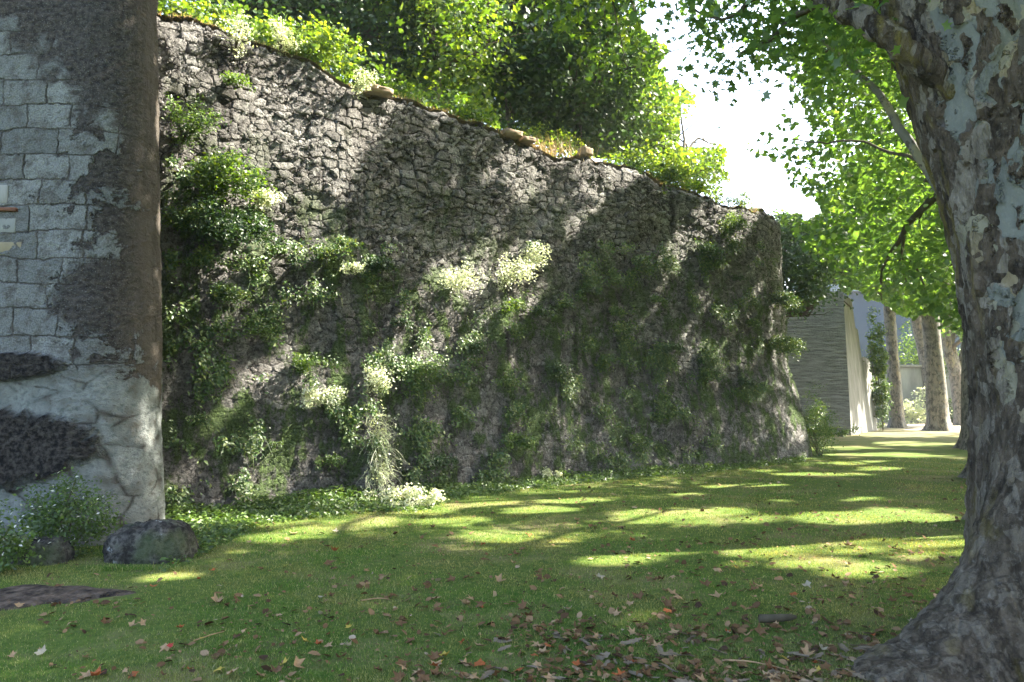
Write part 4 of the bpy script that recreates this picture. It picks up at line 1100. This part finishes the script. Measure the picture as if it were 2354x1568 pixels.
part('roof', V, np.array([[0, 1, 5], [0, 5, 4], [1, 2, 5], [2, 3, 4], [2, 4, 5], [3, 0, 4]]), M['slate'], root)
# far shrubs and closing trees
for px, py, Y, R, mk, lb, n in [
    (2075, 1045, 47.5, (1.3, .7, .9), 'leaf_pale', 'pale dry-leaved shrub before the far wall, left of the middle trunk', 900),
    (2128, 1040, 48.0, (1.2, .7, 1.1), 'leaf_pale', 'pale shrub before the far wall, between two avenue trunks', 900),
    (2118, 820, 52.5, (1.6, 1., 1.6), 'leaf_mid', 'lime-green shrub on top of the far wall', 1600),
    (2195, 900, 49.0, (1.6, 1., 2.4), 'leaf_dark', 'dark green shrub right of the thickest far trunk', 1800),
    (2215, 900, 55.0, (2.4, 1., 3.2), 'leaf_mid', 'tall light green shrub behind the forked far trunk', 1800)]:
    c = at(px, 970, Y); c[2] = 0 if Y < 50 or px > 2180 else 3.7
    bush('far_shrub', c, R, n, .16, M[mk], HEX, lb, 'shrub', 30, stems=4, up=.9)
bush('far_grass_bank', np.array([29, 51.2, 3.7]), (5, .6, .35), 1600, .14, M['leaf_mid'], HEX, 'sunlit grassy fringe along the top of the far wall', 'weeds', 40, stems=0, bias=.3)

# ------------------------------------------------------------------ avenue of plane trees
def avenue_filter(P):
    x, y, d = proj(P)
    low = np.interp(x, [1500, 1790, 1880, 1960, 2060, 2140, 2230, 2400], [-15, 470, 640, 668, 712, 735, 800, 900])
    j = vnoise(x / 45., y / 45., 13, 3) * 60
    hid = (x < 1560) & (y > -25) & (d > 0)
    front = (d > 0) & (d < 4.2) & (y > -150)
    air = vnoise(P[:, 0] * 1.1 + P[:, 2] * .9, P[:, 1] * .8 - P[:, 2] * 1.1, 71, 3) < .13
    air |= (P[:, 2] > 11) | (y < -30) | (x > 2500) | (d < 0) | (rs.rand(len(P)) < .25)
    return ~hid & air & ~((y + j > low) & (d > 0) & (y < 1600)) & openair(P) & ~front
flt2 = (sunfilter, avenue_filter)
GA = 'plane trees of the avenue'
# the big tree at the right
ztab = [-.25, 0, .33, .55, .84, 1.12, 1.55, 2.1, 2.65, 3.2, 3.8, 4.35, 5.2, 6.5]
xtab = [3.68, 3.68, 3.70, 3.71, 3.72, 3.72, 3.73, 3.69, 3.63, 3.52, 3.37, 3.22, 3.1, 3.05]
rtab = [.62, .61, .60, .59, .585, .58, .565, .56, .56, .56, .56, .56, .50, .40]
zr = np.concatenate([np.linspace(-.25, 5.2, 330), np.linspace(5.25, 6.5, 20)])
ax = np.interp(zr, ztab, xtab); ar = np.interp(zr, ztab, rtab)
kk = np.ones(15) / 15
ax = np.convolve(np.pad(ax, 7, mode='edge'), kk, 'valid')
nth = 300
th = np.arange(nth) * 2 * PI / nth
fl = np.interp(zr, [-.25, 0, .12, .33, .55, .84, 1.12, 1.6], [.85, .70, .50, .31, .18, .09, .02, 0])
lob = np.zeros(nth)
for a0, wth, amp in [(3.43, .36, 1.22), (4.3, .34, .62), (5.3, .3, .7), (.2, .35, .8), (1.3, .35, .5), (2.45, .3, .22)]:
    dlt = np.angle(np.exp(1j * (th - a0)))
    lob = np.maximum(lob, amp * np.exp(-(dlt / wth) ** 2) + .25 * amp * np.exp(-(dlt / .8) ** 2))
lob = np.maximum(lob, .12)
flut = .035 * np.cos(3 * th + 1)[:, None] * np.exp(-zr / 3)[None] + .02 * np.cos(7 * th[:, None] + zr[None] * .8)
rr = ar[None] + fl[None] * lob[:, None] + flut + vnoise(np.cos(th)[:, None] * 2.5 + 9, zr[None] * 1.2 + np.sin(th)[:, None] * 2.5, 61, 4) * .09
V = np.stack([ax[None] + rr * np.cos(th)[:, None], 5.05 + rr * np.sin(th)[:, None] + .03 * zr[None], np.broadcast_to(zr[None], rr.shape)], -1)
# pale smooth bark faces right; the boundary shifts left with height
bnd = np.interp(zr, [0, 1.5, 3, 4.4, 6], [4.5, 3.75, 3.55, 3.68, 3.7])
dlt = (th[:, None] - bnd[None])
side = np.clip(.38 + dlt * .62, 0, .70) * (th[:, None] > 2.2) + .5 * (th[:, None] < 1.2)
big = empty('plane_tree', (3.58, 5.05, 0), 'big leaning plane tree with dark flaking bark and pale peeled patches, at the right edge', 'tree', GA)
part('trunk', V.reshape(-1, 3), grid_faces(nth, len(zr), True), M['bark'], big, smooth=True, attr={'side': ('POINT', side.reshape(-1))})
# moss patch is part of the bark; limbs of the big tree
def limb(root, pts, r0, r1, mat, n=22, seg=12, side=.2, name='limb'):
    pth = smooth_path([at(*p) for p in pts], n, .008)
    V, Fc = tube(pth, np.linspace(r0, r1, n) * (1 + .08 * rs.rand(n)), seg)
    part(name, V, Fc, M[mat], root, smooth=True, attr={'side': ('POINT', np.full(len(V), side))})
    return pth
l1 = limb(big, [(2290, 300, 5.05), (2190, 205, 5.0), (2082, 116, 5.0), (2010, 60, 5.1), (1911, 2, 5.4), (1830, -80, 5.8)], .062, .034, 'bark', 30, side=.1)
l2 = limb(big, [(1915, 4, 5.4), (1870, 14, 5.6), (1821, 42, 5.9), (1771, 90, 6.2), (1700, 124, 6.5)], .034, .009, 'twig', 18, 8)
l3 = limb(big, [(1850, -60, 5.7), (1731, 0, 6.0), (1690, 34, 6.1), (1636, 40, 6.2), (1576, 6, 6.3)], .022, .007, 'twig', 18, 8)
# leaf sprays carried by those limbs
Q_ = []
def along(pth, k, sp, drop=0.):
    i = rs.randint(0, len(pth) - 1, k); f = rs.rand(k, 1)
    return pth[i] * (1 - f) + pth[i + 1] * f + rs.normal(size=(k, 3)) * sp + [0, 0, -drop]
Q_.append(along(l2, 260, [.22, .3, .16], .05)); Q_.append(along(l3, 300, [.28, .35, .15], .04)); Q_.append(along(l1[14:], 160, [.3, .4, .2], 0))
for px, py, k, sx in [(1700, 60, 90, .35), (1780, 20, 90, .35), (1600, 20, 60, .25), (1650, 80, 60, .2), (1700, 150, 60, .16), (1660, 165, 30, .12), (1850, 100, 90, .25), (1900, 60, 110, .25), (1960, 60, 120, .3), (1830, 140, 40, .2), (1960, 140, 100, .3)]:
    Q_.append(at(px, py, 6.3 + rs.rand()) + rs.normal(size=(k, 3)) * [sx, .4, sx * .5])
Q_ = np.concatenate(Q_)
foliage(big, Q_, nrmz(rs.normal(size=Q_.shape)), .10, LOBED, M['leaf_plane'], (sunfilter,), .1, 'leaf_spray')
# crown of the big tree, over the camera's right
CC, P, cid, od = crown_pts((3.6, 6.6, 10.6), (6.4, 5.8, 3.2), 520, 80, .95, .2)
def above(P):
    x, y, d = proj(P)
    return ~((d > 0) & (y > -40) & (x > -200) & (x < 2600))
foliage(big, P, od, .21, HEX, M['leaf_plane'], (sunfilter, above), 0, 'crown', cid)
boughs(big, (3.0, 5.2, 6.2), [(2, 8, 10), (6, 8, 10), (6, 4, 10.5), (2, 4, 11), (4, 9, 9.5)], .2, M['twig'])

def plane(base, r, H, crowns, label, per=90, size=.17, lean=(0, 0), flare=.5, tmpl=HEX, flt=flt2, bias=0., nb=8, th0=3.6, rc=.9, fork=None, gnarl=0):
    base = np.array(base, float); top = base + [lean[0], lean[1], H]
    root = empty('plane_tree', base, label, 'tree', GA)
    path = smooth_path([base - [0, 0, .1], base + [lean[0] * .3, lean[1] * .3, H * .4], top], 60)
    V, Fc, sd = trunk_mesh(path, np.linspace(r, r * .72, 60), 40, flare, .3, 5, th0)
    part('trunk', V, Fc, M['bark_far'], root, smooth=True, attr={'side': ('POINT', sd)})
    PP = []; OD = []; CI = []; EE = []
    for c, R, ncl in crowns:
        CC, P, cid, od = crown_pts(c, R, ncl, per, rc)
        PP.append(P); OD.append(od); CI.append(cid + int(c[0] * 100)); EE.append(CC)
    EE = np.concatenate(EE); ok = avenue_filter(EE)
    if ok.sum() > nb: EE = EE[ok]
    boughs(root, path[-3], EE[rs.choice(len(EE), nb)], r * .35, M['twig'])
    foliage(root, np.concatenate(PP), np.concatenate(OD), size, tmpl, M['leaf_plane'], flt, bias, 'crown', np.concatenate(CI))
    return root, path
t2, _ = plane((6.48, 9.95, 0), .42, 6.5, [((6.6, 11.2, 9.0), (4.2, 3.8, 3.6), 260), ((1.8, 10.6, 11.0), (5.0, 4.6, 2.2), 420)], 'plane tree whose dark root flare shows just behind the big leaning tree', 90, .15, (-.4, 0), .36, LOBED)  # second crown, above the frame, added to shade the tower
limb(t2, [(2235, 560, 9.9), (2166, 440, 10.0), (2061, 280, 10.3), (2011, 205, 10.5), (1871, 75, 11)], .085, .03, 'bark_far', 24, 10, .9)
limb(t2, [(2166, 420, 10.1), (2101, 366, 10.4), (2046, 350, 10.7), (1971, 323, 11), (1896, 329, 11.3), (1816, 320, 11.6)], .03, .008, 'twig', 24, 7)
t3, _ = plane((9.55, 15.3, 0), .42, 6.5, [((9.9, 16.5, 7.8), (4.0, 4.2, 4.4), 300), ((8.0, 16.8, 12.6), (5.4, 4.8, 2.4), 460)], 'second hidden plane tree, only its root flare showing beyond the first', 90, .16, (.1, 0), .42)  # upper crown, out of view, added to shade the upper wall
t4, _ = plane((14.8, 24.5, 0), .5, 6.5, [((14.6, 24.5, 8.2), (4.0, 4.2, 4.8), 280), ((12.5, 21.5, 13.6), (5.4, 4.8, 2.6), 420)], 'third hidden plane tree, its pale root flare showing at mid distance', 90, .17, (.2, 0), .42)  # upper crown out of view here too, added for shade on the wall
ta, _ = plane((20.85, 41.8, 0), .38, 6.6, [((18.6, 38.0, 8.5), (4.0, 4.4, 4.6), 240)], 'slim straight grey plane tree, leftmost of the far trunks', 80, .22, (-.2, 0), .28)
tb, _ = plane((21.0, 38.0, 0), .50, 8.0, [((20.5, 35.0, 9.6), (4.6, 4.6, 5.2), 260)], 'thick plane tree with one sunlit edge, middle of the far trunks', 80, .2, (-.3, 0), .45)
tcn, _ = plane((26.0, 44.5, 0), .42, 4.4, [((26, 45, 8.5), (4.6, 4.6, 4.8), 220)], 'forked grey plane tree, rightmost of the far trunks', 70, .24, (-.5, 0), .25)
limb(tcn, [(2196, 860, 44.3), (2178, 800, 44.2), (2172, 720, 44)], .30, .2, 'bark_far', 16, 14, .5, 'fork')
limb(tcn, [(2200, 860, 44.5), (2216, 800, 44.6), (2226, 700, 44.6)], .20, .14, 'bark_far', 16, 14, .5, 'fork')
td, _ = plane((27.3, 50.0, 0), .40, 7.0, [((26.5, 50.5, 9.5), (5, 3.6, 5), 200)], 'pale sunlit plane tree leaning behind the thick far trunk', 70, .26, (-.9, 0), .2)
# second row, outside the frame on the sunny side, that shades the lawn
for i, (x, y) in enumerate([(10.4, 1.0), (13.5, 6.5), (16.6, 12), (20, 18.2), (24, 25), (28.5, 33), (7.2, -3.5)]):
    c = (x, y, 9.8)
    def only_hidden(P, y=y): return np.ones(len(P), bool)
    plane((x, y, 0), .42, 6.0, [((x, y, 9.6), (4.7, 4.7, 4.2), 300), ((x - 3.2, y, 14.2), (6.6, 6.0, 1.9), 460)], ['plane tree of the second row, beside the viewer', 'plane tree of the second row, one further on', 'plane tree of the second row, right of the bright patches', 'plane tree of the second row, level with the rampart end',  # flat upper crowns, above the frame, added only for their shade
          'plane tree of the second row, level with the third hidden tree', 'plane tree of the second row, before the far trunks', 'plane tree of the second row, behind the viewer'][i], 70, .26, flare=.35)
# tree between rampart end and second bastion
c = at(1828, 595, 27.5)
generic_tree('corner_tree', (c[0] - 1.2, c[1], 0), (c[0] - .9, c[1], 4.8), [(c, (1.1, 1.2, 1.9), 90, 90)], .13, M['leaf_dark'], HEX, 'dark green tree growing between the rampart end and the second bastion', 'tree', .15, (sunfilter, openair), .1)
c = at(1870, 590, 36)
generic_tree('corner_tree', (c[0], c[1], 4.9), (c[0], c[1], 6.5), [(c + [0, 0, .6], (2.3, 2, 2.2), 110, 80)], .17, M['leaf_mid'], HEX, 'light green tree on top of the second bastion', 'tree', .15, (openair,), .1)
# trees closing the distance
for i, (x, y, h) in enumerate([(34, 60, 9), (44, 62, 10), (54, 58, 9.5), (64, 66, 11), (22, 72, 10), (75, 60, 11), (10, 60, 9)]):
    generic_tree('background_tree', (x, y, 0), (x, y, h * .5), [((x, y, h * .62), (4.5, 3, h * .42), 120, 60)], .34, M['leaf_mid' if i % 2 else 'leaf_dark'], HEX,
                 ['dark tree behind the far wall, right of the building', 'light tree beyond the far wall, second from the building', 'dark tree beyond the far wall, third from the building', 'light tree at the far right distance',
                  'dark tree hidden behind the second bastion', 'light tree at the extreme right distance', 'dark tree behind the rampart terrace'][i], 'tree', .3, (avenue_filter,), 0, 3, 'trees closing the distance')

# ------------------------------------------------------------------ lawn blades
def lawn_blades(n, y0, y1, hmin, hmax, wd, seed):
    r_ = np.random.RandomState(seed)
    y = y0 * (y1 / y0) ** r_.rand(n)
    x = (-.70 + 1.40 * r_.rand(n)) * y
    z = gz(x, y)
    # keep off the wall, tower and soil patch
    yb = np.interp(x, bx[:ic], by[:ic])
    ok = (y < yb - .02) & ~((x < -4.2) & (y > 8.5))
    sx, sy = gnd(95, 1370)[:2]
    ok &= ~(((x - sx + .15) / .95) ** 2 + ((y - sy) / .30) ** 2 < 1) | (r_.rand(n) < .12)
    pat = vnoise(x * 1.1, y * 1.1, 91, 4)
    ok &= r_.rand(n) < np.clip(.95 + pat * 2.2, .25, 1)
    near = np.clip(1 - (yb - y) / .5, 0, 1)
    x, y, z, near, pat = x[ok], y[ok], z[ok], near[ok], pat[ok]
    m = len(x)
    h = (hmin + (hmax - hmin) * r_.rand(m)) * (1 + 1.4 * near) * (1 + 1.5 * np.clip(pat, 0, 1))
    P = np.stack([x, y, z - .004], -1)
    D = np.stack([r_.normal(size=m) * .55, r_.normal(size=m) * .55, np.ones(m)], -1); D /= np.linalg.norm(D, axis=1, keepdims=True)
    sd = np.stack([r_.normal(size=m), r_.normal(size=m), np.zeros(m)], -1); sd /= np.linalg.norm(sd, axis=1, keepdims=True)
    w2 = (wd * (y / y0) ** .7)[:, None]
    tip = P + D * h[:, None]
    V = np.stack([P - sd * w2, P + sd * w2, tip], 1).reshape(-1, 3)
    return V, np.arange(3 * m).reshape(-1, 3), np.random.RandomState(seed).rand(m)
A1 = lawn_blades(330000, 3.6, 9, .012, .030, .0017, 1)
A2 = lawn_blades(200000, 8, 24, .016, .035, .0036, 2)
V = np.concatenate([A1[0], A2[0]]); Fc = np.concatenate([A1[1], A2[1] + len(A1[0])]); fv = np.concatenate([A1[2], A2[2]])
tag(link('lawn_grass', mesh('lawn_grass', V, Fc, M['grass'], attr={'v': ('FACE', fv)})), 'short grass of the lawn', None, None, 'stuff')

tf = []
for k in range(900):
    a = rs.rand()
    if a < .62:
        px = 430 + 1420 * rs.rand(); yb_ = np.interp(px, [385, 400, 600, 850, 1200, 1500, 1850], [1255, 1240, 1200, 1172, 1128, 1100, 1064]); tf.append(gnd(px, yb_ + abs(rs.normal()) * 7)[:2])
    elif a < .74:
        tf.append(gnd(200 + 260 * rs.rand(), 1300 + 12 * rs.rand())[:2])
    else:
        tf.append(np.array([rs.uniform(-2.2, 3.0), rs.uniform(4.3, 10)]))
tf = np.array(tf)
nbl = 12
P0 = np.repeat(tf, nbl, 0) + rs.normal(size=(len(tf) * nbl, 2)) * .025
P0 = np.c_[P0, gz(P0[:, 0], P0[:, 1]) - .003]
V, Fc, fv = blades(P0, rs.normal(size=P0.shape) * .4 + [0, 0, 1], (.035 + .07 * np.repeat(rs.rand(len(tf)), nbl)) * (.6 + .6 * rs.rand(len(P0))), .0028, .35)
tag(link('grass_tufts', mesh('grass_tufts', V, Fc, M['grass'], attr={'v': ('FACE', fv)})), 'longer tufts of grass in the lawn and along the wall foot', None, None, 'stuff')

# ------------------------------------------------------------------ fallen leaves, bark strips
def flat_mat(name, a, b, rough=.8):
    s = NT(name); pos = s.coord(); n = s.noise(pos, 25, 4)
    oi = s.n("ObjectInfo").outputs['Random']
    c = s.mix(oi, s.mix(n, a, b), s.mix(n, tuple(x * .7 for x in a), tuple(min(.8, x * 1.25) for x in b)))
    return s.done(c, rough, None, .25)
LM = {'tan': flat_mat('tan_leaf', (.28, .17, .085), (.44, .30, .17)), 'brown': flat_mat('brown_leaf', (.09, .045, .02), (.20, .11, .05)),
      'rust': flat_mat('rust_leaf', (.24, .06, .02), (.42, .13, .04)), 'pale': flat_mat('pale_leaf', (.28, .24, .16), (.42, .37, .27)), 'yellow': flat_mat('yellow_leaf', (.38, .27, .04), (.5, .38, .08)),
      'red': flat_mat('red_leaf', (.35, .03, .04), (.45, .07, .05)), 'barkp': flat_mat('bark_strip', (.12, .09, .06), (.27, .21, .15))}
def curled(seed, curl):
    r_ = np.random.RandomState(seed)
    ang = np.radians([0, 24, 52, 85, 120, 175, 240, 275, 308, 336])
    rad = np.array([1, .5, .9, .5, .68, .25, .66, .45, .9, .5]) * (1 + r_.normal(size=10) * .12)
    P = [[0, 0]]
    for f in (.5, 1.0):
        P += [[rad[i] * f * math.cos(ang[i]), rad[i] * f * math.sin(ang[i])] for i in range(10)]
    P = np.array(P) * .5
    z = curl * (P[:, 1] ** 2 * 1.6 + .6 * (P[:, 0]) ** 2 * r_.uniform(-.5, 1)) + r_.normal(size=len(P)) * .03
    V = np.c_[P, z - z.min() * .8]
    Fc = [[0, 1 + i, 1 + (i + 1) % 10, 1 + (i + 1) % 10] for i in range(10)]
    tri = [[0, 1 + i, 1 + (i + 1) % 10] for i in range(10)]
    for i in range(10):
        a, b, c_, d_ = 1 + i, 11 + i, 11 + (i + 1) % 10, 1 + (i + 1) % 10
        tri += [[a, b, c_], [a, c_, d_]]
    return V, np.array(tri)
protos = {}
for k, m in LM.items():
    if k == 'barkp': continue
    protos[k] = []
    for j in range(4):
        V, Fc = curled(j * 7 + len(k), [.5, .9, 1.3, -.5][j])
        protos[k].append(mesh(k + '_leaf', V, Fc, m, True))
def leaf_at(px, py, kind, size, label, group, j=None, lift=.022):
    p = gnd(px, py); p[2] = float(gz(p[:1], p[1:2])[0]) + lift
    o = link('fallen_leaf', protos[kind][rs.randint(4) if j is None else j])
    o.location = p; o.scale = (size,) * 3
    o.rotation_euler = (rs.normal() * .3, rs.normal() * .3, rs.rand() * 6.28)
    return tag(o, label, 'fallen leaf', group)
for px, py, k, sz, lb in [(732, 1490, 'rust', .085, 'bright rust-orange leaf standing up, lower left of centre'), (390, 1495, 'red', .06, 'crimson leaf lying low at the lower left'),
                          (462, 1477, 'yellow', .06, 'yellow-orange leaf beside a pale twig at the lower left'), (416, 1452, 'rust', .075, 'dark orange leaf curled above the yellow one'),
                          (767, 1265, 'rust', .12, 'brown-orange leaf standing alone on the grass between boulder and gully'), (490, 1315, 'rust', .08, 'orange leaf on the grass beside the large boulder'),
                          (455, 1336, 'rust', .06, 'small red-orange leaf just below the one beside the boulder'), (1325, 1547 - 10, 'rust', .09, 'orange-brown leaf at the bottom centre'),
                          (1455, 1246, 'rust', .12, 'orange leaf lying on the sunlit band of lawn'), (2048, 1280, 'rust', .12, 'rust leaf in the brightest sun patch near the big tree'),
                          (1535, 1408, 'rust', .12, 'rust-red leaf at the right of the small sunlit strip'), (1172, 1278, 'red', .07, 'small red leaf standing in mid lawn'),
                          (505, 1351, 'pale', .08, 'flat white leaf on the shaded grass right of the boulder'), (1505, 1308, 'pale', .10, 'pale bluish leaf in mid lawn below the sunlit band'),
                          (1775, 1540, 'rust', .08, 'orange leaf curled among bark strips at the bottom')]:
    leaf_at(px, py, k, sz, lb, None)
GL = 'fallen leaves scattered on the lawn'
LB = {'tan': 'dry tan fallen leaf curled on the grass', 'brown': 'dark brown withered fallen leaf on the grass', 'rust': 'small rust-orange fallen leaf on the grass', 'pale': 'small whitish fallen leaf on the grass', 'yellow': 'small yellow fallen leaf on the grass'}
cnt = 0
while cnt < 285:
    y = 1568 - 380 * rs.rand() ** 1.5; x = 2354 * rs.rand() if rs.rand() < .5 else 900 + 1300 * rs.rand()
    if y < 1310 and x < 560: continue
    if x > 2040 + (1568 - y) * .5: continue
    if y < 1320 and rs.rand() < .5: continue
    k = rs.choice(['tan', 'brown', 'rust', 'pale', 'yellow'], p=[.48, .36, .07, .05, .04])
    leaf_at(x, y, k, rs.uniform(.055, .125) * (1.25 if y < 1400 else 1.), LB[k], GL, lift=.014); cnt += 1
# the mass of crumbs too many to count
n = 15000
y = 4.0 * (20 / 4.0) ** (rs.rand(n) ** 1.15); x = (-.6 + 1.2 * rs.rand(n)) * y
wgt = np.clip((vnoise(x * 1.6, y * 1.6, 55, 4) + .42) * np.where(x > 0, 1.4, .9), 0, 1) ** 1.8 * np.where((x > -.3) & (y < 5.8), 2.2, 1)
ok = (rs.rand(n) < wgt) & (y < np.interp(x, bx[:ic], by[:ic]) - .3) & ~((x < -4.2) & (y > 8.3))
x, y = x[ok], y[ok]
P = np.stack([x, y, gz(x, y) + .016], -1)
V, Fc, fv = leaves(P, rs.normal(size=P.shape) * .35 + [0, 0, 1], .022 + .07 * rs.rand(len(P)) ** 3, HEX)
s = NT('litter'); M['litter'] = s.done(s.ramp(s.attr('v'), [(0, (.05, .03, .02)), (.4, (.15, .085, .04)), (.88, (.28, .18, .10)), (1, (.46, .40, .30))]), .9, None, .1)
tag(link('leaf_litter', mesh('leaf_litter', V, Fc, M['litter'], attr={'v': ('FACE', fv)})), 'crumbs of leaf and bark over the lawn', None, None, 'stuff')
# bark strips
def strip_mesh(seed):
    r_ = np.random.RandomState(seed)
    nl, nw = 14, 5
    L = np.linspace(-.5, .5, nl); W = np.linspace(-1, 1, nw)
    wd = .17 * (1 - (2 * np.abs(L)) ** 3 * .8) * (1 + r_.normal(size=nl) * .22)
    A, B = np.meshgrid(np.arange(nl), np.arange(nw), indexing='ij')
    X = L[A]; Y = wd[A] * W[B] + .03 * np.sin(L[A] * 5 + seed); Z = .05 * W[B] ** 2 * (1 + r_.normal() * .8) + .05 * np.sin(L[A] * 5 + seed) * (seed % 2)
    me = mesh('bark_strip', np.stack([X, Y, Z + .01], -1).reshape(-1, 3), grid_faces(nl, nw), LM['barkp'], True)
    return me
sm = [strip_mesh(i) for i in range(6)]
cnt = 0
while cnt < 110:
    y = 1575 - 120 * rs.rand() ** 1.6; x = 1050 + 1230 * rs.rand() ** .8
    if x > 2030 and y < 1520: continue
    p = gnd(x, y); p[2] = float(gz(p[:1], p[1:2])[0]) + .012
    o = link('bark_strip', sm[rs.randint(6)]); L = rs.uniform(.04, .17)
    o.location = p; o.scale = (L, L * rs.uniform(.6, 1.3), L * .8); o.rotation_euler = (rs.normal() * .2, rs.normal() * .12, rs.rand() * 6.28)
    tag(o, 'grey-brown strip of shed bark lying before the big plane tree', 'bark strip', 'shed bark strips at the foot of the big tree'); cnt += 1
def twig(pts, r, label):
    P = np.array([gnd(a, b) + [0, 0, .015 + .01 * (i % 2)] for i, (a, b) in enumerate(pts)])
    P[:, 2] += gz(P[:, 0], P[:, 1])
    V, Fc = tube(smooth_path(P, 12), np.linspace(r, r * .5, 12), 6)
    c = P[0].copy(); o = link('twig', mesh('twig', V - c, Fc, LM['tan'], True)); o.location = c
    tag(o, label, 'twig')
twig([(445, 1480), (490, 1468), (515, 1458)], .005, 'pale straight twig beside the yellow leaf at the lower left')
twig([(830, 1384), (870, 1381), (895, 1380)], .006, 'short pale twig lying in the left middle of the lawn')
twig([(1660, 1518), (1720, 1524), (1790, 1535), (1860, 1560)], .006, 'long thin curved twig before the big tree')
o = link('log_piece', mesh('log_piece', *tube(smooth_path([gnd(1745, 1432) + [0, 0, .03], gnd(1790, 1432) + [0, 0, .035], gnd(1830, 1428) + [0, 0, .03]], 8), [.028, .03, .028, .027, .026, .024, .02, .012], 10), M['twig'], True))
tag(o, 'short grey piece of branch lying in the sunlit strip near the big tree', 'branch')

# ------------------------------------------------------------------ haze
HZ = 0.0010
P = []
V, Fc = box(np.array([0, 250., 11.]), np.array([1., 0, 0]), np.array([0, 1., 0]), np.array([0, 0, 1.]), (420, 370, 12.5))
hm = bpy.data.materials.new('haze'); hm.use_nodes = True; ht = hm.node_tree; ht.nodes.clear()
ho = ht.nodes.new("ShaderNodeOutputMaterial"); hv = ht.nodes.new("ShaderNodeVolumePrincipled")
hv.inputs['Color'].default_value = (.92, .97, .96, 1); hv.inputs['Density'].default_value = HZ; hv.inputs['Anisotropy'].default_value = .1
ht.links.new(hv.outputs[0], ho.inputs['Volume'])
tag(link('haze', mesh('haze', V, Fc, hm)), 'thin luminous haze in the air', None, None, 'stuff')
